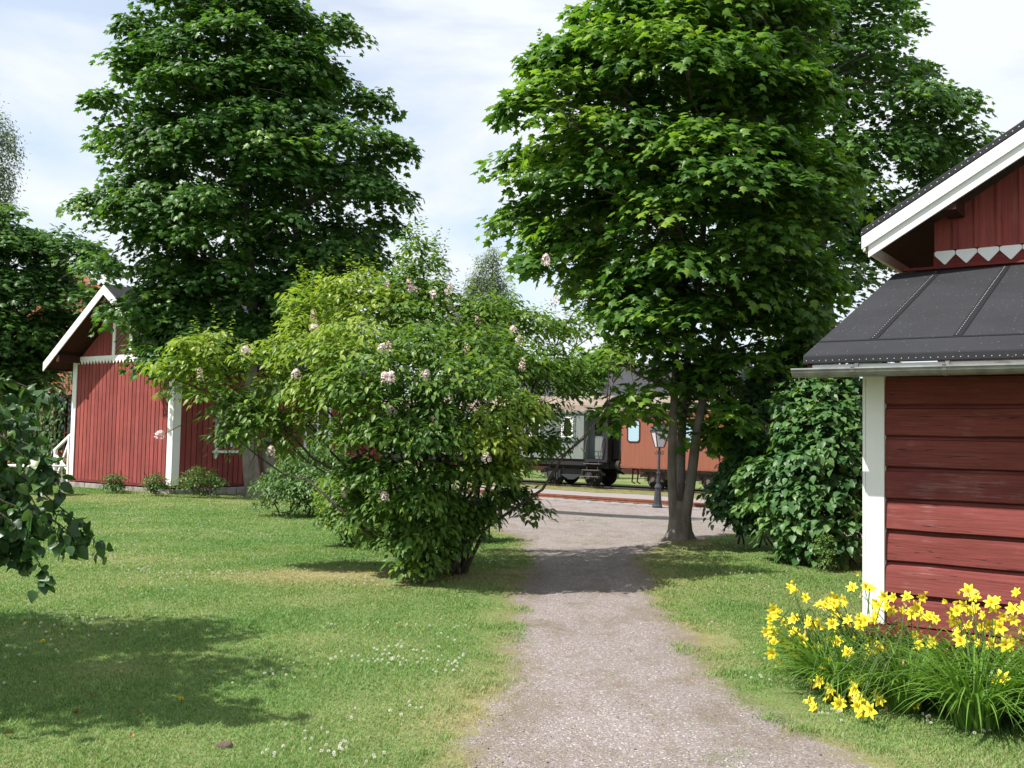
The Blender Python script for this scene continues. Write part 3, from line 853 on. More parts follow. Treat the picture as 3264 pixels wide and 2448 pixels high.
# ---- maple at the far left
r = np.random.default_rng(104)
Yd = 31.0
bx = atY(-20, 1500, Yd); base = np.array([bx[0], Yd, -0.15])
rowsD = [(690, -120, 110), (760, -200, 200), (830, -260, 270), (920, -280, 310), (1020, -280, 320), (1120, -260, 260), (1210, -250, 190), (1290, -230, 150)]
blD = profile_blobs(rowsD, Yd, 0.7, r, tint=0.26, rmin=0.6)
for px, py, rp_ in [(270, 800, 50), (320, 840, 45), (210, 760, 40), (330, 960, 60)]:
    s = rp_ / F * Yd; blD.append(dict(c=atY(px, py, Yd - 1), r=np.array([s * 1.2, s * 1.2, s * 0.8]), tint=0.36))
mb = MB(); ax = smooth_axis([base, base + np.array([0, 0, 2]), base + np.array([0.2, 0, 5]), base + np.array([0, 0.2, 8])])
mb.tube(ax, list(np.linspace(0.25, 0.05, len(ax))), 10); stems_to_blobs(mb, ax, blD, r, 0.6, 0.08)
tree('maple_tree', base, 'dark maple at the left edge in front of the brick house', 'tree', mb, blD,
     sprays(blD, 1700, 22, 0.55, 0.165, r, fill=0.2, dome=0.5, thick=0.14), T_MAPLE, M['maple'], M['bark'], r, 'maple trees')


# ---- two birches far behind
def birch(px, Yv, rows, label, seed, n):
    r = np.random.default_rng(seed); p = atY(px, 1400, Yv); base = np.array([p[0], Yv, float(terrain(p[0], Yv)) - 0.05])
    bl = profile_blobs(rows, Yv, 0.7, r, tint=0.45, rmin=0.45, rmax=1.1, k=0.4)
    mb = MB(); top = bl[0]['c']; ax = smooth_axis([base, base * 0.66 + top * 0.34, base * 0.33 + top * 0.67, top])
    mb.tube(ax, list(np.linspace(0.2, 0.02, len(ax))), 8); stems_to_blobs(mb, ax, bl, r, 0.7, 0.06, rise=0.8)
    P, N, D, S, ti = sprays(bl, n, 26, 0.45, 0.13, r, droop=1.6, fill=0.2, thick=0.3, layered=0.3)
    P[:, 2] -= r.random(len(P)) ** 1.5 * 1.0
    tree('birch_tree', base, label, 'tree', mb, bl, (P, N, D, S, ti), T_SMALL, M['birch'], M['bark_birch'], r, 'birch trees')


birch(20, 46, [(300, -120, 0), (350, -140, 50), (430, -160, 90), (520, -170, 95), (600, -170, 75), (690, -180, 40), (820, -200, 20)], 'grey green birch at the left edge of the sky', 105, 750)
birch(1545, 56, [(795, 1555, 1590), (835, 1495, 1610), (900, 1465, 1640), (960, 1440, 1660), (1040, 1430, 1680), (1150, 1430, 1690)], 'grey green birch far behind the flowering lilac', 106, 1500)

# ---- lilac in the middle
r = np.random.default_rng(110)
Yl = float(LILAC[1]); base = np.array([LILAC[0], LILAC[1], float(terrain(LILAC[0], LILAC[1])) - 0.03])
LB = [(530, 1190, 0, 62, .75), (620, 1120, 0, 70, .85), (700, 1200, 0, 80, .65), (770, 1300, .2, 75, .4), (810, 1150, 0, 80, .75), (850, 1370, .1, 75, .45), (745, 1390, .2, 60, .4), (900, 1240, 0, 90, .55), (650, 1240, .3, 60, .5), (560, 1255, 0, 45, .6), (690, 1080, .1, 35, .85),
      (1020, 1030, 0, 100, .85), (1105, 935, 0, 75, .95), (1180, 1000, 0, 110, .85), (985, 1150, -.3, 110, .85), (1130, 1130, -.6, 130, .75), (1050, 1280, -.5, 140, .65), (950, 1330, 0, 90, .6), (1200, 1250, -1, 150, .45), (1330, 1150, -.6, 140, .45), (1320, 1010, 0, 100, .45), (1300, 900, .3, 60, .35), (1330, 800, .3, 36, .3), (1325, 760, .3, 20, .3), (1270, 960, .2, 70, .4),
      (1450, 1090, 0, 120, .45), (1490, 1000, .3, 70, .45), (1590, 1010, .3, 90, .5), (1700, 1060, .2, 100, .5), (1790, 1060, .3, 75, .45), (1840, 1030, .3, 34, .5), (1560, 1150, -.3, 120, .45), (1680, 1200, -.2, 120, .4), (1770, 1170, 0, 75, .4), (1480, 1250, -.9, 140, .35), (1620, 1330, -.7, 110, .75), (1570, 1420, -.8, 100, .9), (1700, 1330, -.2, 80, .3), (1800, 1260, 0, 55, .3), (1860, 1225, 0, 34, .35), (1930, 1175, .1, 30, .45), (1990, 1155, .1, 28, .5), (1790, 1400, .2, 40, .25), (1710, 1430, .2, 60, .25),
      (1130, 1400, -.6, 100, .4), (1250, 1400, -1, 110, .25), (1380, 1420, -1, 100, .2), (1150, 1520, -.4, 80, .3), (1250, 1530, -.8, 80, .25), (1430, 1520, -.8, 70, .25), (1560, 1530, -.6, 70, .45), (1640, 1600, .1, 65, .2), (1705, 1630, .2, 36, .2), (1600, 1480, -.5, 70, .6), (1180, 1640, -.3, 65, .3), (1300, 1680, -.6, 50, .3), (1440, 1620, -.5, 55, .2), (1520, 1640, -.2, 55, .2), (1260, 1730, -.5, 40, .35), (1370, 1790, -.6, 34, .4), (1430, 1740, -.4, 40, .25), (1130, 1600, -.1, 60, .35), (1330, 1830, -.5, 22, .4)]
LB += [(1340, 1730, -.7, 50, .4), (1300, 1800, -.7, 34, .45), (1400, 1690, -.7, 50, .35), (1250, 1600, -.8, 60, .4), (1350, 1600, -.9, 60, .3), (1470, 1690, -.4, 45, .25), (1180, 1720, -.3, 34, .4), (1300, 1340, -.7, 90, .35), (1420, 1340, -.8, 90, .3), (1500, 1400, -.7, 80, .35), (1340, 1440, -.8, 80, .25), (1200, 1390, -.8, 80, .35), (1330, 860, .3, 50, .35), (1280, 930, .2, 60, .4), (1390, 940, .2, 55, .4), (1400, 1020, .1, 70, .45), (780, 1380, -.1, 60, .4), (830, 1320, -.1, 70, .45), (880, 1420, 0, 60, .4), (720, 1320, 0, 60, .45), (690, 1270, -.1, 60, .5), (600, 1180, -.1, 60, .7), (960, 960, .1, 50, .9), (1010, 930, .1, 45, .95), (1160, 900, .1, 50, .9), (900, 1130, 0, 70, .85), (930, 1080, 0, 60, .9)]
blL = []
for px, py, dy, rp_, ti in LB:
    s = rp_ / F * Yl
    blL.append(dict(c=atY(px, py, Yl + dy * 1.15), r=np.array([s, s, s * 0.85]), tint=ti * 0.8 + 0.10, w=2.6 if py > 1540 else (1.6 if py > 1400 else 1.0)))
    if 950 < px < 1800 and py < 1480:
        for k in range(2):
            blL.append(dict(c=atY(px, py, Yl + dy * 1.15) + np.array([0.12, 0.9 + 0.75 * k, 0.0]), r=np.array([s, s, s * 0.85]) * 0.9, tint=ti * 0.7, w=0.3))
mb = MB()
roots = []
for k in range(34):
    a = r.uniform(0, 6.28); rr = 0.42 * math.sqrt(r.random())
    roots.append(base + np.array([rr * math.cos(a), rr * math.sin(a) * 0.9, 0]))
big = [b for b in blL if b['r'][0] > 0.2]
for k, p0 in enumerate(roots):
    b = big[(k * 7) % len(big)] if k > 3 else None
    if k == 0: e = atY(560, 1210, Yl)
    elif k == 1: e = atY(2010, 1150, Yl + 0.1)
    elif k == 2: e = atY(1330, 760, Yl + 0.3)
    elif k == 3: e = atY(1850, 1030, Yl + 0.3)
    else: e = b['c']
    pts = limb(mb, p0, e, r.uniform(0.018, 0.032), 0.007, r, sag=0.10 + 0.12 * r.random(), n=9, sides=6)
    for _ in range(5):
        q = pts[r.integers(4, 9)]; limb(mb, q, q + r.normal(size=3) * 0.3 + np.array([0, 0, 0.15]), 0.008, 0.003, r, n=4, sides=4)
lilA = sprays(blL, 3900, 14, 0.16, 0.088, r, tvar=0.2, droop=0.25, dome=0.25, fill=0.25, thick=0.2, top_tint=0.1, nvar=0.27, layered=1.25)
for a_, b_ in (((640, 1320), (508, 1392)), ((800, 1330), (642, 1440))):
    limb(mb, atY(*a_, Yl), atY(*b_, Yl - 0.05), 0.008, 0.003, r, n=6, sides=5)
P, N, D, S, ti = add_shoots(lilA, blL, r, 560, 0.080, 0.62, 0.15, 0.46, 13, lambda b: b['c'][2] > 1.5)
ok = P[:, 2] > terrain(P[:, 0], P[:, 1]) + 0.05
lil = tree('lilac_bush', base, 'large lilac bush with pale pink flower clusters standing on the lawn beside the path', 'bush', mb, blL, (P[ok], N[ok], D[ok], S[ok], ti[ok]), T_LILAC, M['lilac'], M['bark_dark'], r)


def panicle_mesh(seed, h=0.12, w=0.056, n=90):
    r = np.random.default_rng(seed)
    z = r.random(n) ** 0.8; rad = w * np.sqrt(np.clip(1 - (2 * z - 0.75) ** 2 * 0.62, 0.02, 1)) * (1 - 0.25 * z) * np.sqrt(r.uniform(0.4, 1, n)); a = r.uniform(0, 6.28, n)
    P = np.stack([rad * np.cos(a), rad * np.sin(a), z * h], -1); o = nrm(np.stack([np.cos(a), np.sin(a), z * 0.6], -1))
    return leaf_mesh('flower_panicle', P, o + r.normal(size=(n, 3)) * 0.3, r.normal(size=(n, 3)), np.full(n, 0.024) * r.uniform(0.7, 1.3, n), r.random(n),
                     (np.array([(0, -.5, 0), (.2, -.15, .1), (.5, 0, 0), (.2, .15, .1), (0, .5, 0), (-.2, .15, .1), (-.5, 0, 0), (-.2, -.15, .1)]), np.array([(0, 1, 7), (1, 2, 3), (3, 4, 5), (5, 6, 7), (1, 3, 5), (1, 5, 7)])))


PM = [panicle_mesh(s) for s in range(4)]
for me in PM: me.materials.append(M['panicle'])
PB = [panicle_mesh(s + 9, 0.16, 0.045, 60) for s in range(3)]
for me in PB: me.materials.append(M['panicle_brown'])
fl = [(1230, 365, 1), (1395, 430, 0), (1480, 400, 1), (1525, 520, 1), (1350, 655, 0), (1550, 620, 1), (800, 670, 0), (480, 680, 0), (465, 605, 1), (1045, 395, 1), (1035, 545, 0), (980, 830, 0), (1990, 690, 0), (2030, 765, 0), (1640, 860, 1), (1480, 965, 1), (1300, 1040, 0), (2045, 975, 1), (2020, 1210, 1), (1035, 1060, 0), (1070, 1305, 0), (1400, 1420, 1), (340, 1025, 0), (145, 1610, 0), (1280, 1450, 1), (1730, 650, 1), (1765, 750, 1), (1060, 860, 1), (780, 660, 0), (1240, 395, 0), (1190, 385, 0)]
fl = [(800 + x * 0.4219, 750 + y * 0.4219, f) for x, y, f in fl] + [(1741, 828, 0), (1765, 958, 1), (785, 1105, 0), (505, 1375, 0), (1550, 1452, 0), (1229, 1575, 0), (1098, 1571, 1), (1240, 1195, 0), (640, 1190, 1)]
for i, (px, py, f) in enumerate(fl):
    best = min(LB, key=lambda b: (b[0] - px) ** 2 + (b[1] - py) ** 2)
    p = atY(px, py + 22, Yl + best[2] * 1.15 - best[3] / F * Yl * 0.85 - 0.12)
    o = link('flower_panicle', (PB[i % 3] if f else PM[i % 4]), None, lil, tuple(p - base))
    o.rotation_euler = (r.uniform(-0.4, 0.5), r.uniform(-0.5, 0.5), r.uniform(0, 6.28)); o.scale = (1, 1, 1) if f else (1.15, 1.15, r.uniform(0.75, 1.0))
    if i == len(fl) - 9: o.scale = (1.2, 1.2, 1.35)
    if f: o['label'] = 'fading brownish lilac flower cluster'


# ---- other bushes
def bush(name, label, cat, blist, Yv, T, m, n, per, spread, size, seed, stems=10, group=None, tint=0.4, base_px=None, **kw):
    r = np.random.default_rng(seed); bl = []
    for px, py, dy, rp_ in blist:
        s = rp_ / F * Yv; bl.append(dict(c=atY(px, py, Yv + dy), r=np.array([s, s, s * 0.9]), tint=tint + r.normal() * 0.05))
    C = np.array([b['c'] for b in bl]); bx, by = C[:, 0].mean(), C[:, 1].mean()
    if base_px: q = onground(*base_px); bx, by = q[0], q[1]
    base = np.array([bx, by, float(terrain(bx, by)) - 0.02]); mb = MB()
    wdt = (C[:, 0].max() - C[:, 0].min()) * 0.3
    for k in range(stems):
        p0 = base + np.array([r.uniform(-1, 1) * wdt, r.uniform(-0.3, 0.3), -0.02]); limb(mb, p0, bl[k % len(bl)]['c'] + r.normal(size=3) * 0.1, 0.018, 0.005, r, n=6, sides=5)
    root = empty(name, tuple(base)); tag(root, label, cat, group)
    o = mb.build('stems', M['bark_dark'], root, smooth=True); o.data.transform(Matrix.Translation(-Vector(base)))
    P, N, D, S, ti = sprays(bl, n, per, spread, size, r, **kw)
    ok = P[:, 2] > terrain(P[:, 0], P[:, 1]) + 0.02
    link('foliage', leaf_mesh('foliage', P[ok] - base, N[ok], D[ok], S[ok], ti[ok], T), m, root)
    return root


bush('rounded_shrub', 'low rounded pale green shrub left behind the lilac, near the maple trunk', 'bush',
     [(870, 1560, 0, 60), (930, 1500, 0, 65), (1000, 1470, .3, 65), (920, 1570, -.3, 70), (1000, 1560, -.3, 80), (1080, 1500, .4, 70), (850, 1600, 0, 36), (960, 1610, -.2, 45), (1040, 1600, 0, 60), (1130, 1540, .6, 70), (1000, 1480, 1.0, 60), (930, 1530, 1.0, 60)],
     19.5, T_LILAC, M['shrub'], 1000, 12, 0.2, 0.075, 201, tint=0.42, base_px=(960, 1640), fill=0.2)
bush('spreading_shrub', 'spreading yellowish shrub close under the left side of the lilac', 'bush',
     [(1080, 1600, 0, 60), (1060, 1660, 0, 50), (1120, 1680, -.2, 55), (1130, 1620, .2, 60), (1180, 1700, 0, 45), (1200, 1640, .4, 60), (1060, 1560, .3, 50)],
     14.6, T_LILAC, M['lilac'], 420, 11, 0.15, 0.075, 202, tint=0.5, base_px=(1130, 1735))
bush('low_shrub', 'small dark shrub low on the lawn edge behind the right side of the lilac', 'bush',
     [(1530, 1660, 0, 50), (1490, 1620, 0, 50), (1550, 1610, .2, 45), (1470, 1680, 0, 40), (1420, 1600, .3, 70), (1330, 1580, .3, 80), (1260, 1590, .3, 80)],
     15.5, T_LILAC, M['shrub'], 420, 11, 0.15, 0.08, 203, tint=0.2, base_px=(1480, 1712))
bush('heart_leaved_lilac', 'tall blue green bush with heart shaped leaves against the white corner of the near shed', 'bush',
     [(2690, 1250, .4, 75), (2600, 1260, .3, 75), (2520, 1300, .5, 70), (2740, 1330, 0, 80), (2640, 1350, 0, 85), (2560, 1400, .2, 85), (2720, 1430, -.1, 90), (2620, 1470, -.2, 90), (2530, 1500, .1, 80), (2440, 1520, .3, 70), (2720, 1550, -.2, 90), (2620, 1590, -.3, 90), (2520, 1600, 0, 85), (2440, 1610, .2, 65), (2690, 1650, -.3, 85), (2590, 1680, -.3, 80), (2500, 1690, 0, 60), (2700, 1730, -.4, 60), (2620, 1750, -.4, 50), (2540, 1750, -.2, 45), (2450, 1560, 1, 80), (2560, 1500, 1.3, 100), (2680, 1400, 1.3, 110), (2680, 1560, 1.2, 110), (2760, 1150, .8, 80), (2740, 1080, 1.0, 55), (2860, 1400, .6, 120), (2860, 1600, .4, 110)],
     13.5, T_HEART, M['blue_green'], 1500, 12, 0.2, 0.105, 204, stems=16, tint=0.42, base_px=(2620, 1800), droop=0.9, fill=0.25)
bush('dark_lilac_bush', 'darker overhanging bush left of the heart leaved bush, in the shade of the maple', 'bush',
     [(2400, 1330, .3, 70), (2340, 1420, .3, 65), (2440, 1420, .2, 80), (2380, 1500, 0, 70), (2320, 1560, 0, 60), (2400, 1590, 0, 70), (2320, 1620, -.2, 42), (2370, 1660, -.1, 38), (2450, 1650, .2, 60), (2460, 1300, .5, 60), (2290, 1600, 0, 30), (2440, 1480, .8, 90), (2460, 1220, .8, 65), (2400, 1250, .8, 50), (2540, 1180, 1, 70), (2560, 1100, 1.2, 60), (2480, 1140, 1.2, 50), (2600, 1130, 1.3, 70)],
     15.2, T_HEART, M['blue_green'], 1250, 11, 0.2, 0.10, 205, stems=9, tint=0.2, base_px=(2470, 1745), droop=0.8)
bush('upright_seedling', 'small bright green upright shoot at the foot of the heart leaved bush', 'plant',
     [(2625, 1720, 0, 24), (2622, 1760, 0, 28), (2628, 1790, 0, 26)], 12.7, T_SMALL, M['shrub'], 70, 14, 0.06, 0.03, 206, stems=5, tint=0.75, base_px=(2625, 1808))
for i, (px, py, rp_, Yv, lb) in enumerate([(365, 1545, 34, 25.2, 'leftmost and thinnest of three small shrubs by the barn plinth'), (495, 1550, 38, 24.6, 'middle twiggy shrub under the barn corner board'), (640, 1545, 62, 24.4, 'widest of the small shrubs, right of the barn corner board')]):
    bl = [(px, py, 0, rp_ * .6), (px - rp_ * .5, py + 8, 0, rp_ * .5), (px + rp_ * .5, py + 6, 0, rp_ * .5), (px, py - rp_ * .7, 0, rp_ * .4), (px - rp_ * .7, py - rp_ * .5, 0, rp_ * .3), (px + rp_ * .7, py - rp_ * .5, 0, rp_ * .3)]
    if i == 2: bl += [(px - 60, py + 5, 0, 36), (px + 55, py + 5, 0, 36), (px + 10, py - 15, .3, 45)]
    bush('small_shrub', lb, 'shrub', bl, Yv, T_SMALL, M['shrub'], 130 if i < 2 else 260, 12, 0.11, 0.055, 210 + i, stems=12, group='small shrubs along the barn', tint=0.42, base_px=(px, py + rp_ * 0.55), droop=0.0)
bush('hedge_shrub', 'low yellow green hedge in front of the brick house behind the white table', 'bush',
     [(x, 1505 + (i % 2) * 25, (i % 3) * .4, 42) for i, x in enumerate(range(-60, 240, 28))], 30.0, T_SMALL, M['shrub'], 420, 13, 0.2, 0.09, 220, stems=10, tint=0.55, base_px=(110, 1545))

# ------------------------------------------------------------------ apple tree at the left edge, near the camera
r = np.random.default_rng(120)
base = np.array([-6.0, 6.0, -0.03])
blP = []
for k in range(44):
    d = nrm(r.normal(size=3)); p = np.array([-5.9, 6.3, 2.6]) + d * np.array([1.9, 1.6, 1.2]) * r.uniform(0.6, 1.0)
    blP.append(dict(c=p, r=np.array([0.6, 0.6, 0.45]), tint=0.3))
mb = MB(); ax = smooth_axis([base, base + np.array([0.05, 0, 0.8]), base + np.array([-0.05, 0.05, 1.6]), base + np.array([0, 0, 2.8])])
mb.tube(ax, list(np.linspace(0.15, 0.05, len(ax))), 10); stems_to_blobs(mb, ax, [b for b in blP if b['c'][0] < -0.60 * b['c'][1] - 0.5], r, 0.8, 0.05)
P, N, D, S, ti = sprays(blP, 2300, 14, 0.26, 0.09, r, fill=0.4, droop=0.8)
okp = (P[:, 0] < -0.56 * P[:, 1] - 0.05); arr = [[a[okp] for a in (P, N, D, S, ti)]]
TW = [[(-420, 1120), (-120, 1185), (60, 1222), (130, 1255), (185, 1282)], [(-420, 1180), (-60, 1235), (30, 1270), (70, 1330), (78, 1370)], [(-420, 1250), (-40, 1300), (50, 1340), (75, 1400), (85, 1450)],
      [(-420, 1350), (0, 1390), (90, 1415), (140, 1470), (185, 1530), (195, 1585)], [(-420, 1420), (-20, 1480), (90, 1530), (170, 1600), (235, 1650), (285, 1700), (322, 1760)], [(-420, 1500), (-20, 1560), (90, 1610), (190, 1670), (235, 1710), (250, 1745)],
      [(-420, 1560), (-20, 1620), (60, 1680), (110, 1760), (140, 1830), (150, 1850)], [(-420, 1600), (-30, 1650), (30, 1700), (70, 1760), (90, 1790)], [(-420, 1450), (-30, 1520), (40, 1560), (90, 1640), (110, 1700)], [(-420, 1580), (-10, 1590), (120, 1640), (190, 1710), (205, 1745)], [(-420, 1300), (-30, 1360), (60, 1440), (110, 1490), (150, 1560)], [(-420, 1640), (-60, 1680), (-10, 1740), (10, 1780)], [(-420, 1400), (-60, 1440), (0, 1490), (40, 1560), (60, 1620)]]
for k, tw in enumerate(TW):
    Yt = 5.35 + 0.45 * ((k * 37) % 10) / 10
    vis = [atY(px, py, Yt) for px, py in tw[1:]]
    j0 = np.array([-4.75 + 0.3 * math.sin(k * 2.1), 5.9 + 0.35 * math.cos(k * 1.7), 2.35 + 0.25 * math.sin(k * 1.3)]); j1 = j0 * 0.45 + vis[0] * 0.55 + np.array([0, 0, 0.22])
    limb(mb, np.array([-5.95, 6.05, 2.1]), j0, 0.035, 0.012, r)
    pts = smooth_axis([j0, j1] + vis, 6)
    mb.tube(pts, list(np.linspace(0.008, 0.002, len(pts))), 5)
    L = len(pts); w = np.linspace(0.32, 1, 40)
    q = np.array([pts[min(int(u * (L - 1)), L - 1)] for u in r.uniform(0.06, 1.0, 58)])
    n = len(q); out = r.normal(size=(n, 3)) * np.array([1, 1, 0.5]) + np.array([0.35, -0.2, -0.5])
    arr.append([q + r.normal(size=(n, 3)) * 0.018, r.normal(size=(n, 3)) * 0.75 + np.array([-0.3, -0.35, 0.55]), nrm(out) + np.array([0, 0, -0.75]), 0.088 * r.uniform(0.6, 1.15, n), np.clip(0.3 + r.normal(size=n) * 0.25, 0, 1)])
    arr.append([q[:10] + r.normal(size=(10, 3)) * 0.05, r.normal(size=(10, 3)) * 0.6 + np.array([-0.2, -0.5, 0.4]), r.normal(size=(10, 3)) * 0.4 + np.array([0, 0, -0.9]), 0.085 * r.uniform(0.7, 1.1, 10), np.clip(0.25 + r.normal(size=10) * 0.2, 0, 1)])
for px, py, rp_ in [(-20, 1700, 90), (30, 1620, 80), (-40, 1560, 90), (20, 1530, 60), (90, 1680, 60), (-30, 1460, 60)]:
    s = rp_ / F * 5.7; n = 90; d = nrm(r.normal(size=(n, 3))) * s * r.random((n, 1)) ** 0.4
    arr.append([atY(px, py, 5.75) + d * np.array([1, 0.8, 1]), r.normal(size=(n, 3)) * 0.6 + np.array([-0.2, -0.3, 0.5]), r.normal(size=(n, 3)) * 0.4 + np.array([0.1, 0, -0.9]), 0.085 * r.uniform(0.6, 1.15, n), np.clip(0.22 + r.normal(size=n) * 0.2, 0, 1)])
cat = [np.concatenate([a[i] for a in arr]) for i in range(5)]
tree('apple_tree', base, 'apple tree branches with large glossy leaves hanging in at the left edge', 'tree', mb, blP, tuple(cat), T_APPLE, M['apple'], M['bark_dark'], r)

# ------------------------------------------------------------------ houses (local x runs along the front, local y goes back)
def frame(name, t0, q0, z, label, cat, group=None):
    x, y = tq2xy(t0, q0); o = empty(name, (x, y, z), -TH); return tag(o, label, cat, group)


def boards(mb, x0, x1, z0, ztop, yface, pitch, gap, thick, r, zsplit=None):
    x = x0
    while x < x1 - 0.02:
        w = min(pitch - gap, x1 - x); j = r.uniform(-0.003, 0.003)
        a, b = ztop(x), ztop(x + w)
        mb.prism([(x, yface + j, z0), (x + w, yface + j, z0), (x + w, yface + j, b), (x, yface + j, a)], None, (0, thick, 0))
        x += pitch


# ---- left barn
r = np.random.default_rng(301)
LW = 4.75; XC = -2.3; SL = 0.715; AP = 5.58; OV = 0.7; LD = 8.0
lh = frame('red_barn', -22.05, 15.94, 0.0, 'red board and batten barn with white trim behind the maple trunk', 'barn')
under = lambda x: AP - 0.30 - SL * abs(x - XC)
mb = MB()
mb.prism([(-LW, 0.03, 0.16), (0, 0.03, 0.16), (0, 0.03, under(0)), (XC, 0.03, under(XC)), (-LW, 0.03, under(-LW))], None, (0, 0.08, 0))
boards(mb, -LW + 0.04, -0.02, 0.20, lambda x: min(3.62, under(x)), 0.0, 0.178, 0.030, 0.028, r)
boards(mb, -LW + 0.06, -0.02, 3.72, lambda x: max(3.73, under(x) - 0.02), 0.006, 0.150, 0.016, 0.022, r)
mb.build('front_wall', M['red_board'], lh)
mb = MB(); mb.box(-0.10, -0.03, 0.112, LD, 0.16, under(0))
y = 0.24
while y < LD:
    mb.box(-0.028, 0.0, y, y + 0.148, 0.20, under(0) - 0.02); y += 0.178
mb.build('side_wall', M['red_board'], lh)
MB().box(-LW, -LW + 0.08, 0.112, LD, 0.16, under(-LW)).build('side_wall', M['red_board'], lh)
MB().box(-LW + 0.081, -0.101, LD - 0.08, LD, 0.16, under(0)).build('back_wall', M['red_board'], lh)
mb = MB()
x = -LW - 0.02
while x < 0.02:
    w = min(r.uniform(0.45, 0.95), 0.03 - x); mb.box(x, x + w - 0.012, -0.05 + r.uniform(-0.02, 0.02), 0.12, -0.3, 0.10 + r.uniform(-0.01, 0.02)); x += w
y = 0.13
while y < LD:
    w = r.uniform(0.5, 1.0); mb.box(-0.1, 0.05 + r.uniform(-0.02, 0.02), y, y + w - 0.012, -0.5, 0.10 + r.uniform(-0.01, 0.02)); y += w
mb.box(-LW, -LW + 0.15, 0.13, LD, -0.5, 0.1)
mb.build('plinth', M['stone'], lh, bevel=0.015)
MB().box(-LW - 0.04, 0.04, -0.055, 0.03, 0.135, 0.195).build('sill_board', M['red_dark'], lh)
MB().box(-0.03, 0.05, 0.035, LD, 0.135, 0.195).build('sill_board', M['red_dark'], lh)
mb = MB()
MB().box(-LW - 0.03, -LW + 0.17, -0.030, -0.004, 0.20, 3.70).build('corner_board', M['white'], lh)
MB().box(-0.20, 0.028, -0.030, -0.004, 0.20, 3.45).build('corner_board', M['white'], lh)
MB().box(0.003, 0.030, -0.002, 0.21, 0.20, 3.35).build('corner_board', M['white'], lh)
mb = MB(); mb.box(-LW + 0.17, -0.2, -0.034, -0.006, 3.655, 3.725)
x = -LW + 0.18
while x < -0.3:
    mb.prism([(x, -0.034, 3.655), (x + 0.006, -0.034, 3.60), (x + 0.075, -0.034, 3.50), (x + 0.144, -0.034, 3.60), (x + 0.150, -0.034, 3.655)], None, (0, 0.024, 0)); x += 0.156
mb.build('scalloped_frieze', M['white'], lh)
sx0, sx1, sz0, sz1 = -2.72, -2.06, 3.76, 4.78
sh = MB().box(sx0, sx1, -0.012, 0.004, sz0, sz1).build('shutter', M['shutter'], lh)
mb = MB()
for k in range(-4, 12):
    a = sz0 + k * 0.15
    p = [(sx0, a), (sx1, a + 0.52)]
    (xa, za), (xb, zb) = p
    if zb < sz0 or za > sz1: continue
    if za < sz0: xa += (sz0 - za) / 0.52 * (sx1 - sx0); za = sz0
    if zb > sz1: xb -= (zb - sz1) / 0.52 * (sx1 - sx0); zb = sz1
    mb.bar((xa, -0.014, za + 0.005), (xb, -0.014, zb - 0.005), 0.008, 0.014, up=(0, 0, 1))
mb.build('board_joints', M['black_iron'], sh)
for nm, b in (('shutter_frame', (sx0 - 0.13, sx0 - 0.002, -0.04, -0.008, 3.727, sz1 + 0.12)), ('shutter_frame', (sx1 + 0.002, sx1 + 0.13, -0.04, -0.008, 3.727, sz1 + 0.12)), ('shutter_frame', (sx0, sx1, -0.038, -0.013, sz1, sz1 + 0.12))):
    MB().box(*b).build(nm, M['white'], lh)
MB().bar((sx0 - 0.03, -0.05, 4.1), (sx0 + 0.07, -0.05, 4.1), 0.02).build('latch', M['black_iron'], lh)
# roof
EX = 2.87
for sgn in (-1, 1):
    xe = XC + sgn * EX; za = AP; ze = AP - SL * EX
    rf = MB().prism([(XC, -OV, za + 0.05), (xe, -OV, ze + 0.05), (xe, -OV, ze - 0.06), (XC, -OV, za - 0.06)], None, (0, LD + OV + 0.5, 0)).build('roof_slope', M['black_roof'], lh)
    MB().prism([(XC, -OV - 0.03, za), (xe, -OV - 0.03, ze), (xe, -OV - 0.03, ze - 0.25), (XC, -OV - 0.03, za - 0.25)], None, (0, 0.027, 0)).build('barge_board', M['white'], lh)
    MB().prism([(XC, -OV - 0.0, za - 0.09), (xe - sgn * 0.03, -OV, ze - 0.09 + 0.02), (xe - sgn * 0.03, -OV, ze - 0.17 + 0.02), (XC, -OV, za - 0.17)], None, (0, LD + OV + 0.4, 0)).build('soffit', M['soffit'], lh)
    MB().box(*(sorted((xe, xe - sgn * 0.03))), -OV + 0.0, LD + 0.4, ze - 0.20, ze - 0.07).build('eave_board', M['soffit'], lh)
for xx in (-LW + 0.25, XC, -0.25):
    zz = under(xx) - 0.02
    MB().box(xx - 0.07, xx + 0.07, -OV + 0.02, -0.01, zz - 0.14, zz + 0.05).build('purlin_end', M['soffit'], lh)
# windows of the shaded side wall
for y0 in (1.35, 4.6):
    w = MB().box(0.004, 0.012, y0 + 0.09, y0 + 1.0, 1.22, 2.60).build('window', M['dark_glass'], lh)
    mb = MB(); mb.box(0.002, 0.042, y0, y0 + 0.09, 1.12, 2.72); mb.box(0.002, 0.042, y0 + 1.0, y0 + 1.09, 1.12, 2.72); mb.box(0.002, 0.042, y0 + 0.09, y0 + 1.0, 2.60, 2.72); mb.box(0.002, 0.04, y0 + 0.52, y0 + 0.57, 1.22, 2.6); mb.box(0.002, 0.036, y0 + 0.09, y0 + 1.0, 1.9, 1.94)
    mb.build('window_frame', M['white'], w)
    mb = MB(); mb.box(0.002, 0.09, y0 - 0.08, y0 + 1.17, 1.05, 1.12)
    for yy in (y0 - 0.02, y0 + 1.03): mb.prism([(0.002, yy, 1.05), (0.002, yy + 0.09, 1.05), (0.002, yy + 0.09, 0.95), (0.002, yy + 0.045, 0.88), (0.002, yy, 0.95)], None, (0.035, 0, 0))
    mb.build('window_sill', M['white'], w)
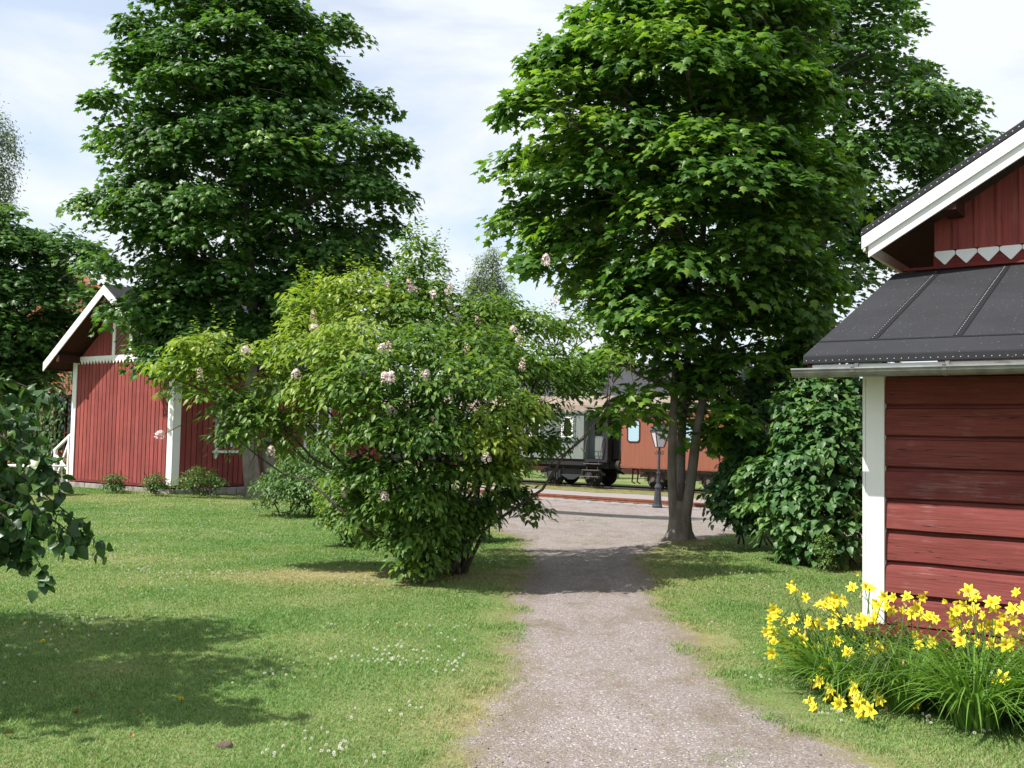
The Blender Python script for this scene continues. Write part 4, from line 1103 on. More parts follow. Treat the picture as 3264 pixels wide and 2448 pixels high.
MB().prism([(-1.98 + 0.85, -0.004, 3.02), (-1.90 + 0.85, -0.004, 3.05), (-1.84 + 0.85, -0.004, 3.0), (-1.84 + 0.85, -0.004, 2.86), (-1.90 + 0.85, -0.004, 2.78), (-1.97 + 0.85, -0.004, 2.84)], None, (0, -0.012, 0)).build('patch_board', M['red_board'], lh)

# porch stair at the barn's left wall
ps = frame('porch_stair', -27.25, 16.05, -0.08, 'white wooden stair railing on concrete steps at the far side of the barn', 'stair')
mb = MB(); mb.box(0.10, 0.38, 0.08, 1.1, -0.1, 0.46); mb.box(-0.16, 0.098, 0.08, 1.1, -0.1, 0.31); mb.box(-0.42, -0.162, 0.08, 1.1, -0.1, 0.16)
mb.build('steps', M['concrete'], ps, bevel=0.01)
for y in (0.0, 1.18):
    MB().box(0.12, 0.20, y - 0.04, y + 0.04, 0.0, 1.52).build('post', M['white'], ps)
    MB().box(-0.60, -0.52, y - 0.04, y + 0.04, 0.0, 1.09).build('post', M['white'], ps)
    mb = MB(); mb.bar((-0.64, y, 1.05), (0.22, y, 1.55), 0.07, 0.06); mb.bar((-0.53, y - 0.01, 0.92), (0.12, y - 0.01, 0.52), 0.045, 0.055); mb.bar((-0.53, y + 0.02, 0.20), (0.12, y + 0.02, 1.36), 0.045, 0.055)
    mb.build('railing', M['white'], ps)

# ---- right shed
r = np.random.default_rng(302)
T0, Q0 = -2.065, 8.30
rh = frame('red_log_shed', T0, Q0, 0.0, 'weathered red timber shed with black felt roofs and white trim at the right', 'shed')
XR = 6.0
mb = MB(); zs = np.linspace(0.225, 2.262, 9)
for i in range(8):
    a, b = zs[i], zs[i + 1]; o = r.uniform(-0.008, 0.008)
    n = 40
    xs_ = np.linspace(0, XR, n); wv = 0.004 * np.sin(xs_ * r.uniform(1, 2.5) + r.uniform(0, 6)) + 0.0025 * np.sin(xs_ * 7 + r.uniform(0, 6))
    prof = [(0.05, a + 0.003), (0.004, a + 0.004), (-0.010, a + 0.012), (-0.010, a + 0.06), (-0.004, b - 0.075), (0.004, b - 0.034), (0.030, b - 0.026), (0.040, b - 0.006), (0.05, b - 0.002)]
    mb.tube_rings([[(xs_[k], p[0] + o + (wv[k] if p[0] < 0.03 else 0), p[1] + (wv[k] * 0.5)) for p in prof] for k in range(n)])
mb.box(0.0, XR, 0.052, 0.12, 0.2, 2.27)
mb.build('log_wall', M['red_log'], rh)
MB().box(-0.19, XR, -0.045, 0.10, 0.135, 0.222).build('sill_board', M['red_dark'], rh)
MB().box(-0.15, XR, 0.0, 0.12, -0.1, 0.13).build('lower_wall', M['red_dark'], rh)
MB().box(-0.148, -0.002, -0.030, 0.06, 0.226, 2.262).build('corner_board', M['white'], rh, bevel=0.004)
MB().box(-0.175, -0.150, -0.030, 0.20, 0.226, 2.262).build('corner_board', M['white'], rh, bevel=0.004)
mb = MB(); mb.box(-0.148, -0.06, 0.062, 2.35, 0.226, 2.24); mb.build('side_wall', M['red_dark'], rh)
# lean-to roof: slab from eave (y=-0.56) to gable wall (y=2.40)
xl = -0.50; ye, yt, ze, zt = -0.56, 2.40, 2.385, 3.49
sl = (zt - ze) / (yt - ye)
slope_z = lambda y: ze + sl * (y - ye)
roof = MB().prism([(xl, ye, ze), (xl, yt, zt), (xl, yt, zt - 0.07), (xl, ye + 0.0, ze - 0.075)], None, (XR - xl, 0, 0)).build('lean_to_roof', M['felt'], rh, bevel=0.012)
MB().box(xl + 0.07, XR, ye + 0.025, ye + 0.050, 2.225, ze - 0.078).build('fascia', M['worn_white'], rh)
MB().box(xl + 0.03, xl + 0.068, ye + 0.025, 0.0, 2.235, ze - 0.078).build('fascia_end', M['red_dark'], rh)
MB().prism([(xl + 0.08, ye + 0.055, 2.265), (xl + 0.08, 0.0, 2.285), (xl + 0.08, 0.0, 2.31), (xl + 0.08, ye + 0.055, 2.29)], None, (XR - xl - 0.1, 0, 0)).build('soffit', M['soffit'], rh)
nrmv = np.array([0, -sl, 1]) / math.hypot(1, sl)


def nail_row(parent, pts, rad, up):
    mb = MB(); up = np.array(up)
    for p in pts:
        p = np.array(p); a = np.cross(up, [0.3, 0.9, 0.1]); a /= np.linalg.norm(a); b = np.cross(up, a)
        n = 6; ring = [p + rad * (a * math.cos(6.283 * k / n) + b * math.sin(6.283 * k / n)) for k in range(n)]
        top = [p + up * rad * 0.5 + rad * 0.55 * (a * math.cos(6.283 * k / n) + b * math.sin(6.283 * k / n)) for k in range(n)]
        mb.tube_rings([ring, top])
    o = mb.build('nail_row', M['nail'], parent); o['kind'] = 'stuff'; return o


for k in range(9):
    x = -0.055 + 0.635 * k
    y0, y1 = -0.16, 2.30
    mb = MB(); mb.prism([(x - 0.036, y0, slope_z(y0) + 0.001), (x + 0.036, y0, slope_z(y0) + 0.001), (x + 0.030, y0, slope_z(y0) + 0.007), (x - 0.030, y0, slope_z(y0) + 0.007)], None, (0, y1 - y0, sl * (y1 - y0)))
    s = mb.build('roof_seam', M['felt_dark'], rh)
    nail_row(s, [(x + dx, y, slope_z(y) + 0.0075) for y in np.arange(y0 + 0.03, y1, 0.055) for dx in (-0.012,)], 0.0042, nrmv)
MB().prism([(xl + 0.01, -0.20, slope_z(-0.20) + 0.001), (xl + 0.01, -0.17, slope_z(-0.17) + 0.001), (xl + 0.01, -0.17, slope_z(-0.17) + 0.006), (xl + 0.01, -0.20, slope_z(-0.20) + 0.006)], None, (XR - xl - 0.02, 0, 0)).build('felt_lap', M['felt_dark'], rh)
nail_row(roof, [(x, ye - 0.002, ze - 0.045) for x in np.arange(xl + 0.03, XR, 0.052)], 0.0040, (0, -1, 0))
# gutter
gy, gz, gr = ye - 0.045, 2.262, 0.062
mb = MB(); n = 9; xs_ = [xl - 0.06, -0.12 + 0.02, XR]
A = np.linspace(math.pi, 2 * math.pi, n)
outer = lambda x, rr: [(x, gy + rr * math.cos(a), gz + rr * math.sin(a)) for a in A]
ring = lambda x: outer(x, gr) + outer(x, gr - 0.006)[::-1]
mb.tube_rings([ring(xl - 0.06), ring(XR)])
mb.tube([(xl - 0.06, gy - gr, gz + 0.003), (XR, gy - gr, gz + 0.003)], 0.009, 7)
gut = mb.build('gutter', M['metal'], rh, smooth=False)
for xk in (-0.08, 0.58, 1.24, 1.9):
    mb = MB(); mb.tube_rings([outer(xk - 0.016, gr + 0.004) + outer(xk - 0.016, gr + 0.0005)[::-1], outer(xk + 0.016, gr + 0.004) + outer(xk + 0.016, gr + 0.0005)[::-1]])
    mb.box(xk - 0.014, xk + 0.014, ye + 0.006, ye + 0.024, 2.24, 2.315); mb.box(xk - 0.014, xk + 0.014, gy - gr - 0.012, gy - gr + 0.012, gz + 0.012, gz + 0.018)
    mb.build('gutter_bracket', M['metal'], gut)
# gable above the lean-to
GQ = 2.40
gx0 = -0.105
XRG = 2.75; SR = 0.593; EX0 = -0.70; ZE = 3.80
zr = lambda x: ZE + SR * (x - EX0) if x < XRG else ZE + SR * (XRG - EX0) - SR * (x - XRG)
mb = MB(); XE = 2 * XRG - gx0
mb.prism([(gx0, GQ + 0.03, 3.36), (XE, GQ + 0.03, 3.36), (XE, GQ + 0.03, zr(XE) - 0.16), (XRG, GQ + 0.03, zr(XRG) - 0.16), (gx0, GQ + 0.03, zr(gx0) - 0.16)], None, (0, 0.1, 0))
boards(mb, gx0, XE, 3.68, lambda x: zr(x) - 0.17, GQ, 0.204, 0.004, 0.028, r)
x = gx0 + 0.18
while x < XE:
    mb.prism([(x, GQ - 0.022, 3.69), (x + 0.045, GQ - 0.022, 3.69), (x + 0.045, GQ - 0.022, zr(x + 0.045) - 0.18), (x, GQ - 0.022, zr(x) - 0.18)], None, (0, 0.022, 0)); x += 0.204
mb.build('gable_wall', M['red_board'], rh)
mb = MB(); x = gx0
while x < XE - 0.2:
    c = x + 0.102
    mb.prism([(x + 0.003, GQ - 0.012, 3.672), (x + 0.022, GQ - 0.012, 3.682), (x + 0.182, GQ - 0.012, 3.682), (x + 0.201, GQ - 0.012, 3.672), (x + 0.201, GQ - 0.012, 3.640), (c + 0.012, GQ - 0.012, 3.548), (c, GQ - 0.012, 3.540), (c - 0.012, GQ - 0.012, 3.548), (x + 0.003, GQ - 0.012, 3.640)], None, (0, 0.024, 0)); x += 0.204
mb.build('scalloped_frieze', M['white'], rh)
MB().box(gx0 - 0.01, XE, GQ - 0.0, GQ + 0.028, 3.46, 3.679).build('frieze_backing', M['red_dark'], rh)
MB().box(gx0 - 0.30, XE, GQ - 0.06, GQ - 0.013, 3.495, 3.520).build('flashing_board', M['red_dark'], rh)
MB().box(gx0, gx0 + 0.08, GQ + 0.131, 9.0, 0.2, zr(gx0) - 0.1).build('side_wall', M['red_board'], rh)
YF = GQ - 0.50; YB = 9.3
for sgn in (-1, 1):
    X0 = XRG; X1 = EX0 if sgn < 0 else 2 * XRG - EX0
    za, zb = zr(XRG), zr(X1)
    P4 = lambda d0, d1, y, xin=0.0: [(X0, y, za + d0), (X1 - sgn * xin, y, zb + d0 + SR * xin), (X1 - sgn * xin, y, zb + d1 + SR * xin), (X0, y, za + d1)]
    rf = MB().prism(P4(0.085, 0.008, YF - 0.035), None, (0, YB - YF, 0)).build('main_roof', M['felt'], rh, bevel=0.01)
    MB().prism(P4(0.006, -0.125, YF - 0.030), None, (0, 0.028, 0)).build('barge_board', M['white'], rh, bevel=0.003)
    MB().prism(P4(-0.115, -0.245, YF - 0.0, 0.06), None, (0, 0.026, 0)).build('barge_board', M['white'], rh, bevel=0.003)
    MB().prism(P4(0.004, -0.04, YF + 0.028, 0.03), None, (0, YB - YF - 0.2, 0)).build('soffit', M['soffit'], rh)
    MB().prism([(X1, YF + 0.03, zb), (X1 - sgn * 0.025, YF + 0.03, zb + 0.012), (X1 - sgn * 0.025, YF + 0.03, zb - 0.13), (X1, YF + 0.03, zb - 0.14)], None, (0, YB - YF - 0.2, 0)).build('eave_board', M['worn_white'], rh)
    L = math.hypot(X1 - X0, zb - za)
    nail_row(rf, [(X0 + (X1 - X0) * u, YF - 0.0365, za + (zb - za) * u + 0.045) for u in np.arange(0.01, 1, 0.065 / L)], 0.0065, (0, -1, 0))
for xx in (gx0 + 0.22, XRG, XE - 0.22):
    MB().box(xx - 0.075, xx + 0.075, YF + 0.03, GQ - 0.023, zr(xx) - 0.28, zr(xx) - 0.06).build('purlin_end', M['soffit'], rh)
# small white lean-to return where the eave meets the lean-to roof is carried by eave_board

# ---- brick house behind the barn
r = np.random.default_rng(303)
bh = frame('brick_house', -31.5, 20.5, -0.2, 'old red brick house with slate roof half hidden by the far left maple and ivy', 'house')
ga = onq(262, 878, 20.25); GX = ga[0] * CT - ga[1] * ST + 31.5; GZ = ga[2] + 0.2; GW = 6.0; WZ = GZ - 3.0
MB().box(-26, 0, 0, 11, 0, WZ).build('wall', M['brick'], bh)
MB().prism([(GX - GW, -0.25, WZ), (GX + GW, -0.25, WZ), (GX, -0.25, GZ - 0.2)], None, (0, 0.25, 0)).build('gable', M['brick'], bh)
for k, (za, d, h) in enumerate(((WZ - 0.3, 0.12, 0.12), (WZ - 0.05, 0.28, 0.10), (WZ + 0.06, 0.36, 0.16))):
    MB().box(-26.2, 0.2, -d, -0.003, za, za + h - 0.004).build('cornice', M['brick'], bh)
mb = MB()
for x in np.arange(-26, 0.1, 0.28): mb.box(x, x + 0.14, -0.22, -0.005, WZ - 0.175, WZ - 0.052)
mb.build('dentils', M['brick'], bh)
mb = MB()
for sg in (-1, 1):
    mb.bar((GX + sg * (GW + 0.3), -0.45, WZ - 0.15), (GX, -0.45, GZ), 0.4, 0.2)
    for u in np.linspace(0.03, 0.97, 22):
        xx = GX + sg * GW * (1 - u); zz = WZ + (GZ - WZ) * u - 0.25; mb.box(xx - 0.08, xx + 0.08, -0.42, -0.253, zz - 0.14, zz + 0.04)
mb.build('gable_cornice', M['brick'], bh)
mb = MB(); mb.prism([(-26.3, -0.2, WZ + 0.23), (-26.3, 5.5, GZ + 0.6), (-26.3, 11.4, WZ + 0.23)], None, (26.6, 0, 0)); mb.build('roof', M['slate'], bh)
for x in (-3.4, -6.0, -8.6, -11.2, -13.8, -16.4):
    for z0 in (1.0,):
        w = MB().box(x - 0.55, x + 0.55, -0.006, 0.04, z0, z0 + 2.0).build('window', M['dark_glass'], bh)
        mb = MB(); mb.box(x - 0.65, x - 0.55, -0.05, -0.002, z0 - 0.1, z0 + 2.1); mb.box(x + 0.55, x + 0.65, -0.05, -0.002, z0 - 0.1, z0 + 2.1); mb.box(x - 0.55, x + 0.55, -0.05, -0.002, z0 + 2.0, z0 + 2.1); mb.box(x - 0.04, x + 0.04, -0.045, -0.01, z0, z0 + 2); mb.box(x - 0.55, x + 0.55, -0.043, -0.01, z0 + 1.3, z0 + 1.36); mb.box(x - 0.55, x + 0.55, -0.043, -0.01, z0 + 0.65, z0 + 0.69); mb.box(x - 0.65, x + 0.65, -0.09, -0.002, z0 - 0.16, z0 - 0.1)
        mb.build('window_frame', M['soffit'], w)
iv = frame('climbing_ivy', -31.5, 20.5, -0.2, 'ivy climbing the brick house wall, its leaf colour darkened to stand for shade', 'ivy')
n = 11000; xx = r.uniform(-20, -0.2, n); zz = r.uniform(0.2, WZ - 0.4, n); k = (np.sin(xx * 1.1 + 0.6 * zz) + np.sin(xx * 2.3 - zz) * 0.6 + (zz - 3.0) * 0.30 + r.normal(size=n) * 0.3) > -0.35
xx, zz = xx[k], zz[k]; n = len(xx)
P = np.stack([xx, -0.07 - 0.12 * r.random(n), zz], -1)
link('foliage', leaf_mesh('foliage', P, np.stack([r.normal(size=n) * 0.4, -np.ones(n), 0.5 + r.normal(size=n) * 0.3], -1), np.stack([r.normal(size=n) * 0.4, -0.3 * np.ones(n), -np.ones(n)], -1), r.uniform(0.10, 0.18, n), np.clip(r.normal(size=n) * 0.15 + 0.12, 0, 1), T_HEART), M['maple'], iv)  # low leaf tint: the shade on this wall is put into the colour
mb = MB()
for x in (-2.2, -4.8, -9.8, -14.9): mb.tube([(x, -0.04, 0), (x + 0.2, -0.05, 2), (x - 0.3, -0.05, 2.8), (x + 0.4, -0.05, WZ - 0.5)], [0.05, 0.04, 0.03, 0.01], 6)
mb.build('stems', M['bark_dark'], iv)

# ---- black roofed building beyond the train
bk = frame('engine_shed', -50, 58, -0.85, 'long building with a black sheet roof beyond the grey coach', 'building')
MB().box(0, 25, 0, 10, 0, 4.6).build('wall', M['soffit'], bk)
rf = MB().prism([(-0.5, -0.6, 4.45), (-0.5, 5, 7.9), (-0.5, 10.6, 4.45)], None, (26, 0, 0)).build('roof', M['black_roof'], bk)
pv = onq(1903, 1215, 59.5); tx = pv[0] * CT - pv[1] * ST + 50
mb = MB(); mb.tube([(tx, 1.6, 4.6), (tx, 1.6, pv[2] + 0.85 + 0.5)], 0.22, 10); mb.lathe((tx, 1.6, pv[2] + 0.85 + 0.5), [(0.30, 0), (0.30, 0.1), (0.08, 0.25)], 10); mb.build('vent_pipe', M['plastic'], rf)

# ------------------------------------------------------------------ rails
def track(name, q, gauge, h, w, z, label, m, sleepers=None, t0=-62, t1=40):
    root = frame(name, 0, q, 0, label, 'railway')
    for s in (0, gauge):
        ts = np.arange(t0, t1 + 0.1, 2.0); mb = MB()
        prof = [(-w * .9, 0), (w * .9, 0), (w * .9, h * .12), (w * .22, h * .25), (w * .22, h * .62), (w * .5, h * .70), (w * .5, h), (-w * .5, h), (-w * .5, h * .70), (-w * .22, h * .62), (-w * .22, h * .25), (-w * .9, h * .12)]
        mb.tube_rings([[(t, s + a, z + b) for a, b in prof[::-1]] for t in ts]); mb.build('rail', m, root)
    if sleepers:
        mb = MB()
        for t in np.arange(t0, t1, sleepers): mb.box(t, t + 0.2, -0.35, gauge + 0.35, z - 0.12, z - 0.004)
        o = mb.build('sleepers', M['sleeper'], root); o['kind'] = 'stuff'
    return root


track('narrow_gauge_track', 34.1, 0.62, 0.11, 0.06, -0.855, 'rusty narrow gauge track on pale ballast behind the street lamp', M['rust'], 0.65)
ZR = -0.66
track('railway_track', 40.55, 1.52, 0.13, 0.07, ZR - 0.13, 'dark railway track carrying the grey and the red brown coaches', M['rail'], 0.7)


# ------------------------------------------------------------------ coaches
def arch(x0, x1, y0, y1, z0, zt, n=11, th=0.0):
    ym = (y0 + y1) / 2; hw = (y1 - y0) / 2; pts = []
    for k in range(n + 1):
        a = math.pi * k / n; c = math.cos(a); s = math.sin(a)
        pts.append((x0, ym - hw * np.sign(c) * abs(c) ** 0.75, z0 + (zt - z0) * s ** 0.75))
    return pts


def rrect(x0, x1, z0, z1, y, rad, n=5):
    P = []
    for cx, cz, a0 in ((x1 - rad, z1 - rad, 0), (x0 + rad, z1 - rad, 1), (x0 + rad, z0 + rad, 2), (x1 - rad, z0 + rad, 3)):
        for k in range(n + 1):
            a = (a0 + k / n) * math.pi / 2; P.append((cx + rad * math.cos(a), y, cz + rad * math.sin(a)))
    return P


def wheelset(parent, x, ynear, yfar, rad=0.47):
    for y, s in ((ynear, -1), (yfar, 1)):
        mb = MB(); n = 28
        prof = [(0.06, 0.05), (rad * 0.72, 0.035), (rad * 0.82, 0.065), (rad, 0.065), (rad, -0.05), (rad + 0.03, -0.06), (rad + 0.03, -0.075), (rad * 0.8, -0.075), (rad * 0.72, -0.03), (0.06, -0.05)]
        rings = [[(x + q_ * math.cos(6.283 * k / n), y - dy * (1 if s < 0 else -1), rad + q_ * math.sin(6.283 * k / n)) for k in range(n)] for q_, dy in prof]
        mb.tube_rings(rings); w = mb.build('wheel', M['black_iron'], parent)
    MB().tube([(x, ynear - 0.22, rad), (x, yfar + 0.22, rad)], 0.07, 10).build('axle', M['black_iron'], parent)


def bogie(parent, xs, yn, yf, m, rad=0.47):
    b = MB()
    xa, xb = min(xs) - 0.75, max(xs) + 0.75
    for y in (yn, yf):
        b.prism([(xa, y - 0.05, 0.62), (xa + 0.3, y - 0.05, 0.80), (xb - 0.3, y - 0.05, 0.80), (xb, y - 0.05, 0.62), (xb, y - 0.05, 0.52), (xb - 0.4, y - 0.05, 0.60), (max(xs) - 0.35, y - 0.05, 0.48), ((xa + xb) / 2, y - 0.05, 0.40), (min(xs) + 0.35, y - 0.05, 0.48), (xa + 0.4, y - 0.05, 0.60), (xa, y - 0.05, 0.52)], None, (0, 0.1, 0))
        for x in xs:
            b.box(x - 0.16, x + 0.16, y - 0.16, y - 0.055, rad - 0.14, rad + 0.18); b.tube([(x, y - 0.24, rad), (x, y - 0.16, rad)], 0.10, 10)
            for s in (-1, 1):
                b.box(x + s * 0.24 - 0.035, x + s * 0.24 + 0.035, y - 0.10, y - 0.052, 0.25, 0.66)
                for zz in np.arange(0.36, 0.66, 0.06): b.tube([(x + s * 0.42, y - 0.09, zz), (x + s * 0.42, y - 0.09, zz + 0.035)], 0.085, 8)
    b.box((xa + xb) / 2 - 0.35, (xa + xb) / 2 + 0.35, yn + 0.06, yf - 0.06, 0.45, 0.85)
    for k in range(5):
        w = 0.55 - 0.09 * k; b.box((xa + xb) / 2 - w, (xa + xb) / 2 + w, yn - 0.14, yn - 0.052, 0.46 - 0.045 * k, 0.50 - 0.045 * k)
    o = b.build('bogie_frame', m, parent); return o


# red brown coach: x=0 at its left end
cb = frame('railway_coach', -21.75, 40.0, ZR, 'red brown railway coach with rounded checked windows, right of the gap', 'railway coach', 'coaches on the track')
LEN = 20.0; WD = 2.75; B0, B1 = 1.04, 3.60
mb = MB(); mb.prism([(0, 0, B0 + 0.03), (0.30, 0, B0 - 0.08), (LEN, 0, B0 - 0.08), (LEN, 0, B1), (0, 0, B1)], None, (0, WD, 0)); mb.build('body', M['coach_brown'], cb)
mb = MB(); mb.prism(arch(-0.08, 0, -0.05, WD + 0.05, B1 - 0.02, 4.30), None, (LEN + 0.16, 0, 0)); mb.build('roof', M['coach_roof'], cb, smooth=False)
MB().box(0.0, LEN, -0.035, -0.003, B0 - 0.10, B0 - 0.03).build('bottom_rim', M['rust'], cb)
for x0 in (0.36, 3.15, 5.35, 7.2, 9.0, 10.8, 12.6, 14.4, 16.2):
    w = MB().prism(rrect(x0, x0 + 0.56, 2.18, 3.13, -0.012, 0.12), None, (0, 0.010, 0)).build('window', M['plaid'], cb)
    o_ = rrect(x0 - 0.055, x0 + 0.615, 2.125, 3.185, -0.028, 0.15); i_ = rrect(x0, x0 + 0.56, 2.18, 3.13, -0.028, 0.12); n = len(o_)
    mb = MB(); mb.add([p for p in o_] + [p for p in i_] + [(p[0], -0.002, p[2]) for p in o_] + [(p[0], -0.002, p[2]) for p in i_], [(k, (k + 1) % n, n + (k + 1) % n, n + k) for k in range(n)] + [(k, 2 * n + k, 2 * n + (k + 1) % n, (k + 1) % n) for k in range(n)] + [(n + k, n + (k + 1) % n, 3 * n + (k + 1) % n, 3 * n + k) for k in range(n)])
    mb.build('window_frame', M['soffit'], w)
MB().box(0.9, LEN - 0.9, 0.25, WD - 0.25, 0.78, B0 - 0.09).build('underframe', M['black_iron'], cb)
MB().box(0.9, LEN - 0.9, 0.12, 0.22, 0.80, B0 - 0.10).build('solebar', M['grey_iron'], cb)
bogie(cb, (1.55, 4.25), 0.42, 2.33, M['grey_iron']); bogie(cb, (15.8, 18.5), 0.42, 2.33, M['grey_iron'])
for x in (1.55, 4.25, 15.8, 18.5): wheelset(cb, x, 0.55 + 0.06, 0.55 + 1.52)
for xh in (0.35, 0.62): MB().tube([(xh, 0.5, 0.95), (xh + 0.05, 0.42, 0.6), (xh + 0.02, 0.4, 0.3), (xh + 0.16, 0.45, 0.22)], 0.035, 7).build('brake_hose', M['black_iron'], cb)
MB().box(7, 10.5, 0.3, 1.2, 0.3, 0.78).build('battery_box', M['black_iron'], cb)
MB().tube([(-0.03, 0.2, 1.6), (-0.09, 0.15, 1.7), (-0.09, 0.15, 2.5), (-0.03, 0.2, 2.55)], 0.02, 6).build('grab_rail', M['dark_iron'], cb)
for y in (0.55, 2.2):
    mb = MB(); mb.tube([(-0.02, y, 1.02), (-0.34, y, 1.02)], 0.10, 12); mb.tube([(-0.34, y, 1.02), (-0.375, y, 1.02)], 0.23, 18); mb.build('buffer', M['grey_iron'], cb)

# grey coach: x=0 at its right end, body runs to negative x
cg = frame('railway_coach', -22.55, 40.0, ZR, 'grey boarded railway coach with an open end platform and steps, left of the gap', 'railway coach', 'coaches on the track')
G0, G1 = 1.28, 3.55; XB = -1.24
MB().box(-19, XB, 0, WD, G0, G1).build('body', M['coach_grey'], cg)
MB().box(XB + 0.001, -0.28, 0.55, WD - 0.55, G0, G1).build('vestibule', M['coach_door'], cg)
MB().box(XB + 0.001, 0.02, 0.06, WD - 0.06, G0 - 0.12, G0 - 0.004).build('platform', M['black_iron'], cg)
mb = MB(); mb.prism(arch(-19.1, 0, -0.07, WD + 0.07, G1 - 0.02, 4.34), None, (19.15, 0, 0)); mb.build('roof', M['coach_roof'], cg)
MB().box(-19.05, 0.0, -0.075, -0.045, G1 - 0.10, G1 - 0.03).build('cornice', M['coach_door'], cg)
for y0, y1 in ((0.10, 0.54), (WD - 0.54, WD - 0.10)): MB().box(-0.27, 0.02, y0, y1, G0, G1 - 0.03).build('end_pillar', M['black_iron'], cg)
MB().box(0.03, 0.42, 0.62, WD - 0.62, 1.32, 3.5).build('gangway_bellows', M['black_iron'], cg)
for xw in (-2.53, -4.4, -6.3, -8.2, -10.1, -12, -14):
    w = MB().box(xw + 0.10, xw + 0.66, -0.008, -0.002, 2.36, 3.22).build('window', M['dark_glass'], cg)
    mb = MB(); mb.box(xw + 0.04, xw + 0.10, -0.03, -0.003, 2.30, 3.28); mb.box(xw + 0.66, xw + 0.72, -0.03, -0.003, 2.30, 3.28); mb.box(xw + 0.1, xw + 0.66, -0.03, -0.003, 3.22, 3.28); mb.box(xw + 0.1, xw + 0.66, -0.03, -0.003, 2.30, 2.36); mb.build('window_frame', M['white'], w)
    mb = MB(); mb.box(xw - 0.09, xw - 0.003, -0.025, -0.003, 2.18, 3.38); mb.box(xw + 0.763, xw + 0.85, -0.025, -0.003, 2.18, 3.38); mb.box(xw - 0.11, xw + 0.87, -0.06, -0.003, 2.12, 2.178); mb.build('window_trim', M['coach_door'], w)
    mb = MB(); mb.prism([(xw + 0.11, -0.0135, 3.2), (xw + 0.22, -0.0135, 3.2), (xw + 0.17, -0.0135, 2.7), (xw + 0.2, -0.0135, 2.38), (xw + 0.11, -0.0135, 2.38)], None, (0, 0.004, 0)); mb.prism([(xw + 0.52, -0.0135, 3.2), (xw + 0.65, -0.0135, 3.2), (xw + 0.65, -0.0135, 2.38), (xw + 0.6, -0.0135, 2.38), (xw + 0.61, -0.0135, 2.8)], None, (0, 0.004, 0)); mb.build('curtain', M['white'], w)
d = MB().box(-1.02, -0.36, 0.515, 0.548, G0 + 0.02, 3.30).build('door', M['coach_door'], cg)
mb = MB()
for zz0, zz1 in ((1.45, 1.60), (1.68, 2.3)): mb.box(-0.94, -0.44, 0.500, 0.514, zz0, zz1)
mb.build('door_panel', M['coach_grey'], d); MB().box(-0.92, -0.46, 0.502, 0.514, 2.4, 3.1).build('door_pane', M['dark_glass'], d)
for x in (-1.16, -0.30): MB().tube([(x, 0.05, 1.35), (x + 0.03, -0.03, 1.6), (x + 0.12, -0.03, 2.2), (x + 0.12, 0.05, 2.35)], 0.022, 7).build('handrail', M['grey_iron'], cg)
for k, (zz, yy) in enumerate(((1.06, -0.02), (0.76, -0.14), (0.46, -0.22))): MB().box(-1.15, -0.22, yy - 0.14, yy + 0.12, zz, zz + 0.035).build('step', M['grey_iron'], cg)
mb = MB()
for x in (-0.98, -0.4): mb.bar((x, 0.02, 1.20), (x, -0.2, 0.40), 0.04, 0.02)
mb.build('step_hanger', M['black_iron'], cg)
MB().box(-19, -1.1, 0.08, 0.2, 0.98, G0 - 0.004).build('solebar', M['black_iron'], cg)
MB().box(-19, -0.05, 0.3, WD - 0.3, 0.85, G0 - 0.13).build('underframe', M['black_iron'], cg)
bogie(cg, (-3.15, -0.98 - 0.05), 0.42, 2.33, M['dark_iron']); bogie(cg, (-17.3, -15.2), 0.42, 2.33, M['dark_iron'])
for x in (-3.15, -1.03, -17.3, -15.2): wheelset(cg, x, 0.61, 2.07)
mb = MB(); mb.tube([(-9, 0.3, 0.72), (-4.2, 0.3, 0.72)], 0.03, 6); mb.tube([(-12, 0.3, 0.5), (-5, 0.3, 0.9)], 0.03, 6); mb.build('truss_rod', M['black_iron'], cg)
for y in (0.55, 2.2):
    mb = MB(); mb.tube([(0.02, y, 1.02), (0.10, y, 1.02)], 0.17, 12); mb.tube([(0.10, y, 1.02), (0.34, y, 1.02)], 0.11, 12); mb.tube([(0.34, y, 1.02), (0.41, y, 1.02)], 0.25, 18); mb.build('buffer', M['black_iron'], cg)

# ------------------------------------------------------------------ street lamp
lp = atY(2095, 1620, 36.0); lz = float(terrain(lp[0], lp[1]))
la = empty('street_lamp', (lp[0], lp[1], lz)); la.rotation_euler = (0, math.radians(1.6), 0.2)
tag(la, 'old fashioned iron street lamp with a tapered glass lantern before the brown coach', 'street lamp')
MB().lathe((0, 0, -0.02), [(0.20, 0), (0.20, 0.10), (0.17, 0.13), (0.16, 0.16), (0.11, 0.72), (0.14, 0.74), (0.14, 0.79), (0.09, 0.90)], 8).build('base', M['dark_iron'], la)
MB().lathe((0, 0, 0.88), [(0.065, 0), (0.058, 0.35), (0.078, 0.36), (0.078, 0.42), (0.052, 0.44), (0.042, 1.15), (0.07, 1.16), (0.07, 1.20), (0.04, 1.22), (0.036, 1.38)], 12).build('pole', M['dark_iron'], la)
for a in (0, math.pi):
    c = math.cos(a)
    MB().tube([(c * 0.05, 0, 2.02), (c * 0.14, 0, 1.96), (c * 0.18, 0, 2.04), (c * 0.13, 0, 2.10), (c * 0.10, 0, 2.05)], 0.014, 6).build('scroll', M['dark_iron'], la)
    MB().tube([(0, c * 0.05, 2.02), (0, c * 0.14, 1.96), (0, c * 0.18, 2.04), (0, c * 0.13, 2.10)], 0.014, 6).build('scroll', M['dark_iron'], la)
zb_, zt_, wb_, wt_ = 2.24, 2.82, 0.13, 0.275
mb = MB(); mb.box(-wb_, wb_, -wb_, wb_, zb_ - 0.03, zb_)
